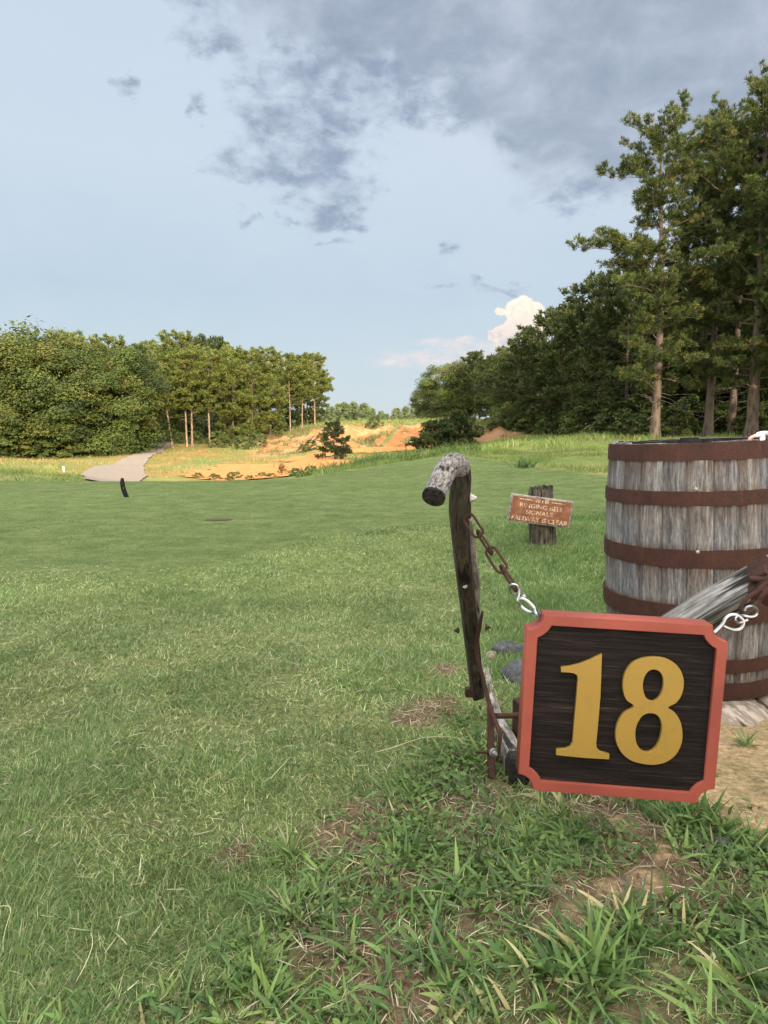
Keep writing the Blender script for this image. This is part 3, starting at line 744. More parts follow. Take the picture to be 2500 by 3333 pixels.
def pine(name, H, r0, seed, nl=46, base=.32, spread=.27, K=9, nlen=.24, nw=.016, density=1.0, lean=0.0, deadlow=4, prof=None, cols=PINE, wts=(34,26,16,18,3), sparse=0.0, bark=None, inner=.30):
    random.seed(seed); tr = MB()
    root = bpy.data.objects.new(name, None); COL.objects.link(root)
    trunk=[]; wx=random.uniform(0,6); 
    nT=16
    for i in range(nT+1):
        t=i/nT; trunk.append(Vector((math.sin(t*4+wx)*.012*H*t+lean*H*t, math.cos(t*3+wx)*.012*H*t, t*H*.985)))
    rad=[r0*(1.35 if i==0 else 1)*(1-.86*(i/nT)) for i in range(nT+1)]
    trunk.insert(0, Vector((trunk[0].x, trunk[0].y, -.5))); rad.insert(0, r0*1.5)
    tr.sweep(trunk, rad, 10, jit=.06)
    TC=[]; TD=[]; limbs=MB()
    def at(t):
        f=t*nT; i=min(int(f), nT-1); return trunk[i+1].lerp(trunk[i+2], f-i)
    ga = random.uniform(0,6)
    for k in range(nl):
        t = base+(1-base)*((k+random.random())/nl)**.92
        if random.random() < sparse*(1-t): continue
        ga += 2.4+random.gauss(0,.5)
        u=(t-base)/(1-base)
        pr = prof(u) if prof else (math.sin(pi*(u*.80+.16))**.75)
        L = H*spread*pr*random.uniform(.55,1.15)+.25
        el = -.12+.75*u+random.gauss(0,.14)
        d = Vector((math.cos(ga)*math.cos(el), math.sin(ga)*math.cos(el), math.sin(el)))
        pts = curve_pts(at(min(t,.985)), d, L, 5, .05, .10)
        lr = max(.018, r0*.20*(1-u*.6))
        limbs.sweep(pts, [lr*(1-.8*i/5) for i in range(6)], 5, cap=False)
        nb = max(3, int(L/.36*density))
        for j in range(nb):
            s = inner+(1-inner)*((j+random.random())/nb)**.85; f=s*5; i=min(int(f),4); p=pts[i].lerp(pts[i+1], f-i)
            a2 = ga+random.choice((-1,1))*random.uniform(.3,1.2)
            e2 = el*.6+random.uniform(-.25,.55)
            bl = (.25+.22*L*(1.15-s))*random.uniform(.6,1.3)
            d2 = Vector((math.cos(a2)*math.cos(e2), math.sin(a2)*math.cos(e2), math.sin(e2)))
            bp = curve_pts(p, d2, bl, 3, .10, .15)
            limbs.sweep(bp, [lr*.35, lr*.3, lr*.25, lr*.12], 3, cap=False)
            m = max(3, int(bl/.11*density))
            for q in range(m):
                g = .35+.65*(q+1)/m; ff=g*3; ii=min(int(ff),2); pp=bp[ii].lerp(bp[ii+1], ff-ii)
                jit=Vector((random.gauss(0,.09),random.gauss(0,.09),random.gauss(0,.06)+.03))
                TC.append(pp+jit); dd=(bp[ii+1]-bp[ii]).normalized(); TD.append(dd+Vector((0,0,.35)))
    for k in range(deadlow):
        t=random.uniform(base*.45, base*1.1); ga=random.uniform(0,6.28)
        pts=curve_pts(at(t),(math.cos(ga),math.sin(ga),random.uniform(-.2,.3)),H*random.uniform(.05,.13),5,.0,.2)
        limbs.sweep(pts,[r0*.13*(1-.8*i/5) for i in range(6)],4,cap=False)
    b = bark or M_bark
    tr.build('trunk', b, root); limbs.build('branches', b, root)
    needles('crown', np.array(TC), np.array([tuple(d) for d in TD]), K, nlen, nw, cols, wts, root, M_needle)
    root['H']=H; return root
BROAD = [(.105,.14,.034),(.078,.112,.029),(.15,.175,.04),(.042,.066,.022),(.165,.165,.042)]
def broadleaf(name, H, r0, seed, rx=.36, base=.12, ncl=74, nleaf=400, ls=.10, lobe=.115, cols=BROAD, wts=(34,26,16,18,4), shape='round', bark=None):
    random.seed(seed); rs=np.random.default_rng(seed)
    root = bpy.data.objects.new(name, None); COL.objects.link(root); tr=MB(); br=MB()
    tp=[Vector((math.sin(i*.7+seed)*.02*H*i/8, math.cos(i*.6+seed)*.02*H*i/8, -.4+i/8*H*.82)) for i in range(9)]
    tr.sweep(tp,[r0*(1.25 if i==0 else 1)*(1-.8*i/8) for i in range(9)],9,jit=.06)
    cc=[]; 
    for k in range(ncl):
        u = ((k+rs.random())/ncl); z = base+(1-base)*u
        pr = math.sin(pi*(u**.8*.82+.14))**.6 if shape=='round' else (1-u)**.55*.9+.1
        a = k*2.39996+rs.normal(0,.4); r = H*rx*pr*(.50+.55*rs.random()**.5)
        lump = .82+.36*math.sin(a*2+seed)*math.sin(z*7+seed)
        cc.append((math.cos(a)*r*lump, math.sin(a)*r*lump, z*H*.96-.05*H*rs.random()))
    cc=np.array(cc)
    for k in range(0,ncl,2):
        c=cc[k]; z0=max(.08*H, c[2]-.5*math.hypot(c[0],c[1])-.04*H); f=min((z0+.4)/(H*.82)*8,7.9); i=int(max(f,0)); p0=tp[i].lerp(tp[i+1],f-i)
        mid=p0.lerp(Vector(c),.55)+Vector((0,0,.03*H))
        br.sweep([p0,mid,Vector(c)],[r0*.22,r0*.13,r0*.04],4,cap=False)
    R = H*lobe*(.6+.8*rs.random(ncl))
    N=ncl*nleaf; idx=np.repeat(np.arange(ncl),nleaf)
    q=unit(rs.normal(0,1,(N,3)))*(rs.random(N)**.42)[:,None]
    q[:,2]*=.6; 
    outw=unit(cc*np.array([1,1,.2]))[idx]
    P=cc[idx]+q*R[idx][:,None]; P[:,2]-= .35*R[idx]*((q[:,0]**2+q[:,1]**2))
    nrm=unit(q*.7+outw*.35+np.array([0,0,.55])+rs.normal(0,.45,(N,3)))
    u=unit(np.cross(nrm, rs.normal(0,1,(N,3)))); v=np.cross(nrm,u)
    s=(ls*(.6+.8*rs.random(N)))[:,None]
    V=np.stack([P-u*s,P+v*s*.5,P+u*s,P-v*s*.5],1).reshape(-1,3)
    tc=mixcol(ncl,cols,wts,.18)[idx]*(1+rs.uniform(-.16,.18,(N,1)))
    me=npmesh('crown',V,[(np.arange(N)*4)[:,None]+np.arange(4)[None]],np.repeat(tc,4,0))
    b=bark or M_barkg
    tr.build('trunk',b,root); br.build('branches',b,root); link('crown',me,root,[M_leaf])
    root['H']=H; return root
def copy_tree(src):
    r=src.copy(); COL.objects.link(r)
    for ch in src.children:
        c=ch.copy(); COL.objects.link(c); c.parent=r
    return r
used=set()
def plant(src, x, y, h, label, cat, group=None, rot=None, sq=1.0, rename=None):
    r = src if src.name not in used else copy_tree(src)
    used.add(src.name)
    s=h/src['H']
    r.location=(x,y,gz1(x,y)-.05); r.scale=(s*sq,s*sq,s); r.rotation_euler=(0,0,random.uniform(0,6.28) if rot is None else rot)
    tag(r,label,cat,group); return r
def plantpx(src, px, Y, rowtop, label, cat, group=None, rot=None, sq=1.0, extra=0):
    x=(px-CX)/FP*Y*(cp+0.115*sp) ; x=W(px,1400,Y).x
    h=zrow(rowtop,Y)-gz1(x,Y)+extra
    return plant(src,x,Y,h,label,cat,group,rot,sq)

# big pines by the meadow
def profA(u): return .35+.75*math.exp(-((u-.50)/.16)**2)+.50*math.exp(-((u-.84)/.11)**2)+.35*math.exp(-((u-.1)/.15)**2)
def prof1(u): return .25+.75*math.sin(pi*min(1,(u*.95+.05)))**.7
BG=dict(K=24, nlen=.19, nw=.012, density=1.75, inner=.12, cols=[(.095,.125,.035),(.07,.10,.03),(.15,.165,.042),(.042,.066,.024),(.20,.16,.05)], wts=(34,26,16,18,4))
bigA=pine('pine_tree',13.4,.21,101,nl=72,base=.15,spread=.24,prof=profA,lean=.01,deadlow=8,**BG)
bigB=pine('pine_tree',15.0,.21,202,nl=80,base=.15,spread=.235,prof=prof1,lean=.03,deadlow=9,**BG)
bigC=pine('pine_tree',15.5,.28,303,nl=84,base=.15,spread=.25,prof=prof1,lean=.01,deadlow=9,**BG)
thin=pine('pine_tree',12.0,.16,404,nl=34,base=.45,spread=.16,K=10,nlen=.2,nw=.013,deadlow=8)
plantpx(bigA,2132,27,415,'tall grey trunked pine at the wood\'s front corner, its crown reaching left','pine tree','tall pines beside the meadow',rot=2.2)
plantpx(bigB,2305,28.5,360,'tall pine standing second from the left among the big front pines','pine tree','tall pines beside the meadow',rot=.6)
plantpx(bigC,2445,26,310,'thick trunked tall pine above the barrel at the right edge','pine tree','tall pines beside the meadow',rot=4.0)
plantpx(thin,2382,31,480,'slim pine trunk between the second big pine and the thick one at the right edge','pine tree','tall pines beside the meadow',rot=1)
# generic variants for the woods
DK=dict(K=8,nlen=.40,nw=.05,density=1.25)
pv=[pine('pine_tree',11,.14,11,nl=62,base=.10,spread=.28,**DK),pine('pine_tree',11,.14,12,nl=56,base=.16,spread=.26,**DK),pine('pine_tree',11,.13,13,nl=64,base=.05,spread=.30,**DK)]
bv=[broadleaf('broadleaf_tree',10,.2,21,rx=.36),broadleaf('broadleaf_tree',10,.22,22,rx=.40,base=.08),broadleaf('broadleaf_tree',10,.18,23,rx=.31,base=.15),]
LITC=[(.15,.185,.040),(.12,.155,.038),(.20,.215,.05),(.08,.11,.03),(.20,.17,.05)]  # sunlight on these pines is put into yellower needle colours
M_barkl = m_bark('sunlit_pine_bark', (.34,.24,.17), (.10,.07,.05))  # lit copy of the pine bark, sunlight painted into its colour
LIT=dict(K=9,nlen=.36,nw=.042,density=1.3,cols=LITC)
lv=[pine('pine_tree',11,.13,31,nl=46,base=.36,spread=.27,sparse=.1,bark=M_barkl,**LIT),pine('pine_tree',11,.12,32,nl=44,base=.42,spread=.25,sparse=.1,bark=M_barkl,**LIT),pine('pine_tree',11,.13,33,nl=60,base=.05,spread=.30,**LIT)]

# right wood, front row going away from the big pines
names=['first','second','third','fourth','fifth','sixth','seventh','eighth','ninth','tenth']
FR=[(2035,38,880,'p0'),(1945,44,905,'p0'),(1862,51,1010,'p2'),(1790,58,1020,'p0'),(1728,64,1085,'p2'),(1675,70,1120,'b1'),(1640,76,1140,'p1'),(1602,84,1165,'p0'),(1545,92,1150,'p1'),(1500,97,1165,'b2')]
for k,(px,Y,top,kd) in enumerate(FR):
    src=pv[int(kd[1])] if kd[0]=='p' else bv[int(kd[1])]
    plantpx(src,px,Y,top,f'{"dark pine" if kd[0]=="p" else "dark broadleaf tree"} on the right wood\'s front edge, {names[k]} left of the tall pines','tree','trees on the right wood\'s front edge',sq=1.15)
litb=broadleaf('broadleaf_tree',10,.2,24,rx=.38,base=.06,cols=[(.17,.20,.06),(.13,.165,.05),(.22,.235,.075),(.09,.12,.035)],wts=(3,3,2,1))  # lighter leaf colours stand in for sunlight on this tree
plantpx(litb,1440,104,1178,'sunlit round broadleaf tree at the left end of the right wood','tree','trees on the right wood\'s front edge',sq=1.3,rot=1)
plantpx(bv[2],1395,112,1225,'small low broadleaf tree hanging over the quarry rim at the right wood\'s tip','tree','trees on the right wood\'s front edge',sq=1.25,rot=1)
BK=[(2090,41,1000),(2170,38,960),(2230,36,900),(2260,44,860),(2350,40,880),(2420,37,820),(2480,42,840),(2560,33,700),(2620,38,800),(1990,50,1010),(2080,56,1000),(2180,52,960),(2300,54,940),(2410,52,930),(2520,50,900),
    (1900,62,1080),(1960,68,1060),(2050,70,1050),(2150,66,1020),(2250,68,1000),(2380,66,990),(2500,64,980),(1830,74,1110),(1770,80,1120),(1710,88,1140),(1660,96,1150),(1610,104,1180),(1560,108,1180),(1500,114,1190),(1880,86,1100)]
for k,(px,Y,top) in enumerate(BK):
    src=(pv+[bv[0],bv[2]])[k%5]
    plantpx(src,px,Y,top,'tree standing deep inside the right wood behind its front edge','tree','trees deep inside the right wood',sq=1.2)
for k,(px,Y,top) in enumerate([(2640,25,240),(2800,22,200),(3050,20,150)]):
    plantpx(bigA if k!=1 else bigB,px,Y,top,'tall pine of the right wood beyond the right edge of the picture','pine tree','tall pines beside the meadow')

# left wood
LF=[(-30,50,1105,'b0'),(65,51.5,1078,'b1'),(165,51,1100,'b2'),(250,53.5,1125,'b0'),(335,54,1150,'b1'),(405,57,1120,'b0'),(460,61,1185,'b2')]
for k,(px,Y,top,kd) in enumerate(LF):
    plantpx(bv[int(kd[1])],px,Y,top,f'broadleaf tree in the left wood\'s front row, {names[k]} from the left edge','tree','broadleaf trees of the left wood',sq=1.2)
tallb=broadleaf('broadleaf_tree',10,.16,25,rx=.22,base=.4,ncl=60,nleaf=70,ls=.16)
plantpx(tallb,95,60,1035,'thin topped tree poking out above the left wood\'s front row','tree','broadleaf trees of the left wood',sq=1.1)
LB=[(20,62,1085),(190,63,1066),(290,66,1098),(370,68,1112),(430,72,1130),(470,90,1130),(520,96,1130),(545,100,1150),(480,84,1165),(0,72,1110),(130,74,1100),(240,76,1100),(590,84,1098),(650,80,1112),(690,84,1105),(750,84,1140),(810,84,1150),(870,86,1145),(560,88,1125),(620,90,1110),(920,94,1160),(345,80,1118),(720,92,1130),(860,92,1160),(780,94,1150),(970,98,1165),(1010,100,1165)]
for k,(px,Y,top) in enumerate(LB):
    src=(lv+[bv[1],pv[0]])[k%5] if px>420 else (bv+[lv[2]])[k%4]
    plantpx(src,px,Y,top,'tree standing inside the left wood behind its front row','tree','trees inside the left wood',sq=1.15)
leanp=pine('pine_tree',8,.15,34,bark=M_barkl,nl=20,base=.55,spread=.2,sparse=.1,lean=-.10,deadlow=5,**LIT)
plantpx(leanp,560,62,1235,'leaning pine with a bare pale trunk beside the cart path','pine tree','sunlit pines at the bend of the path',rot=0.3)
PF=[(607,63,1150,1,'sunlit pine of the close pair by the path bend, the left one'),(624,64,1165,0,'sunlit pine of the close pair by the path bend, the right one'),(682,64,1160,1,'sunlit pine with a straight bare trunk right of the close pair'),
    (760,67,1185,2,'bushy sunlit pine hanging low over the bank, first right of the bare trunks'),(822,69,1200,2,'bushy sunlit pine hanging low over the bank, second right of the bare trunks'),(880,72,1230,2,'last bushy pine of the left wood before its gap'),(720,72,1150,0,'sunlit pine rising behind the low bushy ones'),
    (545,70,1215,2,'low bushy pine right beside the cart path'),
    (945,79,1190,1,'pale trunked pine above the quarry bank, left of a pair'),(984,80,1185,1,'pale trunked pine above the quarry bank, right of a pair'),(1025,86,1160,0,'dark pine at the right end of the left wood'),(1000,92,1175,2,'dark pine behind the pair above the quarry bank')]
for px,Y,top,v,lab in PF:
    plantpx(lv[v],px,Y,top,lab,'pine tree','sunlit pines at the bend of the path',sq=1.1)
# far tree line
fv=[broadleaf('broadleaf_tree',8,.14,26,rx=.30,base=.02,ncl=60,nleaf=60,ls=.26,cols=[(.20,.25,.11),(.16,.21,.10),(.24,.27,.12)],wts=(3,3,2)),broadleaf('broadleaf_tree',8,.14,27,rx=.24,base=.02,ncl=60,nleaf=60,ls=.26,shape='cone',cols=[(.20,.25,.11),(.16,.21,.10),(.24,.27,.12)],wts=(3,3,2))]
FL=[(1075,200,1318),(1100,195,1310),(1122,190,1305),(1150,195,1303),(1185,190,1308),(1212,200,1325),(1240,205,1335),(1262,215,1345),(1290,230,1325),(1320,235,1318),(1350,240,1312),(1375,240,1318),(1400,235,1320),(1050,185,1330),(1235,190,1350),(1275,200,1350),(1305,200,1345),(1335,205,1345),(1170,210,1320),(1020,180,1320),(1440,240,1320),(1365,210,1350),(1135,215,1315),(1200,215,1330),(1255,240,1345),(1090,175,1345)]
for k,(px,Y,top) in enumerate(FL):
    plantpx(fv[k%2],px,Y,top,'distant pale green tree on the skyline between the two woods','tree','distant trees in the gap',sq=1.3)
# woods closing in behind and beside the viewer: the shade on the tee is theirs
for k,(x,y,h) in enumerate([(3,-23,14),(9,-24,15),(15,-22,15),(21,-18,14),(27,-13,14),(-3,-25,14.5),(-9,-25,14),(6,-30,16),(13,-31,16),(0,-31,15),(30,-22,15),(34,-8,15),(-15,-27,14),(28,2,14),(27,13,13)]):
    plant((pv+bv)[k%6],x,y,h,'tree of the wood behind the viewer, outside the picture','tree','trees behind the viewer',sq=1.35)

# young conifers in the pit
def yprof(u): return (1-u)**.8*.9+.12
young=pine('young_pine',2.6,.05,51,nl=46,base=.03,spread=.44,K=14,nlen=.16,nw=.024,density=1.9,prof=yprof,deadlow=0,cols=[(.035,.060,.022),(.03,.05,.02),(.055,.085,.03)],wts=(3,3,1),sparse=.1)
plantpx(young,1088,45,1385,'small dark young pine standing alone before the orange quarry bank','young pine',rot=.5,sq=.95)
bushp=pine('young_pine',3.2,.07,52,nl=80,base=.02,spread=.66,K=13,nlen=.22,nw=.03,density=1.7,prof=yprof,deadlow=0,cols=[(.06,.085,.03),(.05,.07,.03),(.09,.115,.035)],wts=(3,3,1))
plantpx(bushp,1425,47,1380,'broad bushy young pine behind the curled plough handle','young pine',rot=2.0,sq=1.5)
bushp2=plantpx(bushp,1492,49,1352,'second bushy young pine right of the broad one with a lighter tip','young pine',rot=4.0,sq=.95)
# shrubs along the wood edges
shr=broadleaf('shrub',2,.04,61,rx=.55,base=.02,ncl=46,nleaf=90,ls=.07,cols=BROAD)
shr2=broadleaf('shrub',2,.04,62,rx=.6,base=.02,ncl=40,nleaf=80,ls=.08,cols=[(.11,.16,.045),(.09,.13,.04),(.15,.18,.05)],wts=(3,3,2))
S1=[(1985,37,1.6),(2060,34,1.2),(2195,31,1.5),(2235,33,2.0),(2350,33,1.6),(1930,42,2.2),(1880,46,2),(1820,52,2.4),(1770,58,2.2),(1720,63,2.6),(1690,68,2.4),(2000,43,2.6),(2085,36,2.2),(2270,36,2.6),(2160,36,2.4),(2400,33,1.8),(2490,30,1.6),(1660,72,2.6),(1850,56,3),(1800,62,3)]
for px,Y,h in S1: plantpx(shr if (px//10)%2 else shr2,px,Y,1400,'low leafy shrub in the shade along the foot of the right wood','shrub','shrubs along the foot of the right wood',sq=1.2).scale=(h/2*1.3,h/2*1.3,h/2)
S2=[(-20,48,2.4),(30,49,2.6),(95,49.5,2.2),(150,50,2.4),(215,51,2.2),(270,52,2.4),(330,53.5,2),(375,55.5,1.8),(420,60,2),(440,66,2.2)]
for px,Y,h in S2: plantpx(shr,px,Y,1400,'low leafy shrub along the foot of the left wood','shrub','shrubs along the foot of the left wood',sq=1.2).scale=(h/2*1.3,h/2*1.3,h/2)
S3=[(710,62,1.6),(785,60,1.3),(835,62,1.4),(640,67,1.4),(590,68,1.2),(560,71,1.3),(660,72,2),(700,76,2.4),(740,76,2.6),(800,76,2.6),(850,78,2.6),(600,78,2.4),(900,80,2.2),(950,88,2.4),(1000,95,2.6),(1040,96,2.4)]
for px,Y,h in S3: plantpx(shr2,px,Y,1400,'bright shrub on the bank beneath the sunlit pines','shrub','shrubs beneath the sunlit pines',sq=1.2).scale=(h/2*1.2,h/2*1.2,h/2)
for px,Y,h,l in [(1010,57,1.0,'grey green shrub at the foot of the quarry bank'),(1218,69.5,1.3,'green shrub growing on the rim of the quarry above the gully'),(1045,62,.9,'small shrub halfway up the quarry bank'),(985,56,.8,'low scrubby shrub on the brown slope')]:
    plantpx(shr2 if px!=1010 else shr,px,Y,1400,l,'shrub').scale=(h/2*1.2,h/2*1.2,h/2)
for px,Y,h in [(1560,66,.9),(1600,67,.8),(1640,70,.9),(1680,73,1.0),(1530,71,1.1),(1585,72,.9),(1500,62,.8),(1720,66,1.2)]:
    plantpx(shr,px,Y,1400,'dark low shrub on the shaded brown slope at the right end of the quarry','shrub','shrubs on the shaded quarry slope').scale=(h/2*1.4,h/2*1.4,h/2)
for px,Y,h in [(745,28,0.28),(810,27.5,0.245),(880,28,0.245),(700,30,0.315),(640,33,0.35),(690,34,0.28),(960,27,.4),(760,32,.45),(1010,26.5,.4),(850,30,.3)]:
    plantpx(shr2,px,Y,1400,'small green shrub along the near edge of the orange sand','shrub','shrubs along the near edge of the sand').scale=(h/2*1.6,h/2*1.6,h/2)
# dead brown sapling and white stake
dead=thing('dead_sapling','tiny brown dead sapling at the edge of the orange sand','sapling',(W(916,1540,33).x,33,gz1(W(916,1540,33).x,33)))
m=MB(); random.seed(5)
m.sweep([(0,0,-.1),(.03,0,.25),(-.02,0,.5)],[.035,.03,.015],5)
m.build('stem',M_bark,dead)
needles('dry_leaves',np.array([(random.gauss(0,.09),random.gauss(0,.09),random.uniform(.15,.55)) for _ in range(40)]),np.tile([[0,0,.5]],(40,1)),5,.12,.03,[(.22,.14,.05),(.16,.12,.05)],(1,1),dead,M_needle)
m=MB(); x=W(207,1520,30).x; m.box((0,0,.10),.07,.05,.28,bev=.01); o=m.build('marker_stake',M_white); o.location=(x,30,gz1(x,30)+.02); tag(o,'small white stake in the dry grass left of the cart path','stake')

# ------------------------------------------------------------------ tee marker and divot
Yt=11.4; b=G(411,1618); Yt=b.y
tm=thing('tee_marker','black curved iron tee marker leaning left on the mown tee','tee marker',(b.x,b.y,gz1(b.x,b.y)))
m=MB(); pts=[]
for px,row in [(414,1622),(407,1606),(401,1588),(398,1570),(398,1556)]: p=W(px,row,Yt); pts.append(p-tm.location)
m.sweep(pts,[.026,.028,.028,.026,.016],8,up=(0,1,0),power=4,aspect=[1.15]*5)
m.build('curved_bar',M_black,tm)
m=MB(); p=W(406,1604,Yt)-tm.location; m.sweep([p,p+Vector((0,.05,-.085))],[.006,.005],6); m.build('foot_pin',M_black,tm)
m=MB(); p=W(402,1589,Yt-.03)-tm.location; m.sweep([p,p+Vector((0,.01,0))],[.006,.006],6); m.build('bolt',M_bolt,tm)
b=G(712,1692); m=MB(); 
ring=[]
for i in range(28):
    a=2*pi*i/28; ring.append(Vector((b.x+.155*math.cos(a)*(1+random.uniform(-.12,.12)), b.y+.10*math.sin(a)*(1+random.uniform(-.2,.2)), 0.0)))
V=[Vector((b.x,b.y,-.012))]+ring; V=[Vector((v.x,v.y,gz1(v.x,v.y)+(.006 if k else .012))) for k,v in enumerate(V)]
me=bpy.data.meshes.new('divot'); me.from_pydata([tuple(v) for v in V],[],[(0,i+1,(i+1)%28+1) for i in range(28)])
t=NT('divot_soil'); n=t.noise(t.gen(),30,5); M_div=t.finish(t.ramp(n,[(.3,(.05,.035,.02)),(.7,(.11,.08,.045))]),.95)
tag(link('divot',me,None,[M_div]),'dark brown worn divot in the smooth green tee','divot')

# ------------------------------------------------------------------ number sign
f_=lambda *q: np.array(q,float)
def cray(px,row):
    return np.array(W(px,row,1.0)-cam.location)
PTL,PTR,PBR,PBL=[np.array(W(px,r,Y)) for px,r,Y in [(1726,1999,1.5),(2381,2039,1.46509),(2317,2619,1.45389),(1679,2568,1.48880)]]
wv=((PTR-PTL)+(PBR-PBL))/2; hv=((PTL-PBL)+(PTR-PBR))/2
SW_,SH_=np.linalg.norm(wv),np.linalg.norm(hv)
ex=wv/SW_; nn=np.cross(ex,hv); nn/=np.linalg.norm(nn); ez=np.cross(nn,ex)*-1.0
ez=np.cross(ex,-nn) if np.cross(ex,-nn)@hv>0 else -np.cross(ex,-nn)
# tip the board a little so that its top edge shows
ey=-nn if nn[1]<0 else nn          # points away from the camera
cS=(PTL+PTR+PBR+PBL)/4
Mx=Matrix(((ex[0],ey[0],ez[0],cS[0]),(ex[1],ey[1],ez[1],cS[1]),(ex[2],ey[2],ez[2],cS[2]),(0,0,0,1)))
sign=thing('number_sign','square hanging sign with salmon red frame and gold number 18 on dark grained wood','sign')
sign.matrix_world=Mx
def tosign(cx_,cy_):
    px,row=1300+cx_*.72333,1400+cy_*.72333
    r=cray(px,row); o=np.array(cam.location); t_=((cS-o)@ey)/(r@ey); p=o+r*t_-cS
    return (p@ex,p@ez)
def prism(name,outer,holes,y0,y1,mat,parent,bev=0.0,jit=0.0):
    cu=bpy.data.curves.new(name,'CURVE'); cu.dimensions='2D'; cu.fill_mode='BOTH'; cu.extrude=(y1-y0)/2-bev; cu.bevel_depth=bev; cu.bevel_resolution=1; 
    if bev: cu.offset=-bev
    for poly in [outer]+list(holes):
        s=cu.splines.new('POLY'); s.points.add(len(poly)-1); s.use_cyclic_u=True
        for p,(x,z) in zip(s.points,poly): p.co=(x,z,0,1)
    ob=bpy.data.objects.new('tmp',cu); COL.objects.link(ob)
    bpy.context.view_layer.update()
    dg=bpy.context.evaluated_depsgraph_get(); me=bpy.data.meshes.new_from_object(ob.evaluated_get(dg)); bpy.data.objects.remove(ob)
    me.name=name
    me.transform(Matrix.Translation((0,(y0+y1)/2,0))@Matrix.Rotation(pi/2,4,'X'))
    o=link(name,me,parent); me.materials.clear(); me.materials.append(mat); return o
def smooth_closed(pts,sub=6):
    n=len(pts); out=[]
    for i in range(n):
        p0,p1,p2,p3=[np.array(pts[(i+k-1)%n]) for k in range(4)]
        for j in range(sub):
            t=j/sub; out.append(tuple(.5*((2*p1)+(-p0+p2)*t+(2*p0-5*p1+4*p2-p3)*t*t+(-p0+3*p1-3*p2+p3)*t**3)))
    return out
hw,hh=SW_/2,SH_/2
def notched(hw,hh,r,inset=0.0,seg=10):
    """rectangle inset by `inset`, corners cut by arcs of radius r about the outer corners"""
    a,b=hw-inset,hh-inset; pts=[]
    for sx_,sz_ in ((1,1),(-1,1),(-1,-1),(1,-1)):
        c=(sx_*hw,sz_*hh); d=math.sqrt(max(r*r-inset*inset,1e-9))
        pA=(sx_*a,sz_*(hh-d)); pB=(sx_*(hw-d),sz_*b)
        if sx_*sz_<0: pA,pB=pB,pA
        a0=math.atan2(pA[1]-c[1],pA[0]-c[0]); a1=math.atan2(pB[1]-c[1],pB[0]-c[0])
        da=(a1-a0+pi)%(2*pi)-pi
        for i in range(seg+1):
            q=a0+da*i/seg; pts.append((c[0]+r*math.cos(q),c[1]+r*math.sin(q)))
    return pts
TH=.056
prism('frame',notched(hw,hh,.036),[notched(hw,hh,.058,.0235)],0,TH,M_salmon,sign,bev=.0012)
pan_=prism('panel',notched(hw,hh,.0575,.0232),[],.009,TH-.006,M_panel,sign)
one=[(912,1008),(909,1100),(905,1200),(896,1310),(886,1410),(889,1432),(903,1447),(946,1459),(944,1482),(825,1475),(705,1463),(708,1437),(748,1435),(769,1426),(780,1405),(787,1310),(795,1220),(803,1120),(800,1104),(786,1095),(763,1091),(728,1090),(728,1067),(768,1063),(812,1052),(860,1033)]
prism('digit_one',[tosign(*p) for p in one],[],-.0005,.012,M_gold,pan_,bev=.0008)
eo=[(1160,1022),(1213,1034),(1254,1064),(1276,1106),(1280,1150),(1269,1195),(1245,1228),(1210,1249),(1241,1273),(1264,1310),(1274,1360),(1270,1410),(1245,1460),(1202,1493),(1150,1506),(1100,1503),(1045,1488),(1005,1458),(980,1415),(973,1370),(982,1320),(1010,1275),(1055,1244),(1022,1215),(1008,1175),(1007,1130),(1020,1085),(1052,1046),(1102,1026)]
h1=[(1150,1078),(1174,1090),(1188,1122),(1186,1165),(1171,1200),(1145,1220),(1115,1210),(1100,1180),(1096,1145),(1105,1108),(1125,1083)]
h2=[(1130,1274),(1163,1286),(1180,1322),(1178,1370),(1160,1420),(1130,1447),(1095,1445),(1070,1415),(1062,1370),(1070,1325),(1095,1286)]
prism('digit_eight',[tosign(*p) for p in smooth_closed(eo)],[[tosign(*p) for p in smooth_closed(h)] for h in (h1,h2)],-.0005,.012,M_gold,pan_,bev=.0008)
def loc(p): return Mx.inverted()@p      # world -> sign space

def torus_link(m,c,ax_long,ax_wide,L,Wd,r,n=22):
    """oval chain link"""
    ax_long=Vector(ax_long).normalized(); ax_wide=Vector(ax_wide); ax_wide=(ax_wide-ax_long*ax_wide.dot(ax_long)).normalized()
    pts=[]; st=(L-Wd)/2
    for i in range(n):
        a=2*pi*i/n; x=math.cos(a)*Wd/2; y=math.sin(a)*Wd/2+(st if math.sin(a)>0 else -st)
        pts.append(Vector(c)+ax_wide*x+ax_long*y)
    m.sweep(pts,r,7,closed=True,jit=.05)
def wire(m,pl,r,n=7): 
    P_=[W(*q) for q in pl]
    # catmull
    out=[]
    for i in range(len(P_)-1):
        p0=P_[max(i-1,0)];p1=P_[i];p2=P_[i+1];p3=P_[min(i+2,len(P_)-1)]
        for j in range(5):
            t=j/5; out.append(.5*((2*p1)+(-p0+p2)*t+(2*p0-5*p1+4*p2-p3)*t*t+(-p0+3*p1-3*p2+p3)*t**3))
    out.append(P_[-1])
    rr=r if not hasattr(r,'__len__') else [np.interp(i/(len(out)-1),np.linspace(0,1,len(r)),r) for i in range(len(out))]
    m.sweep(out,rr,n)
def as_child(o,parent,inv=None):
    bpy.context.view_layer.update(); o.parent=parent; o.matrix_parent_inverse=parent.matrix_world.inverted(); return o
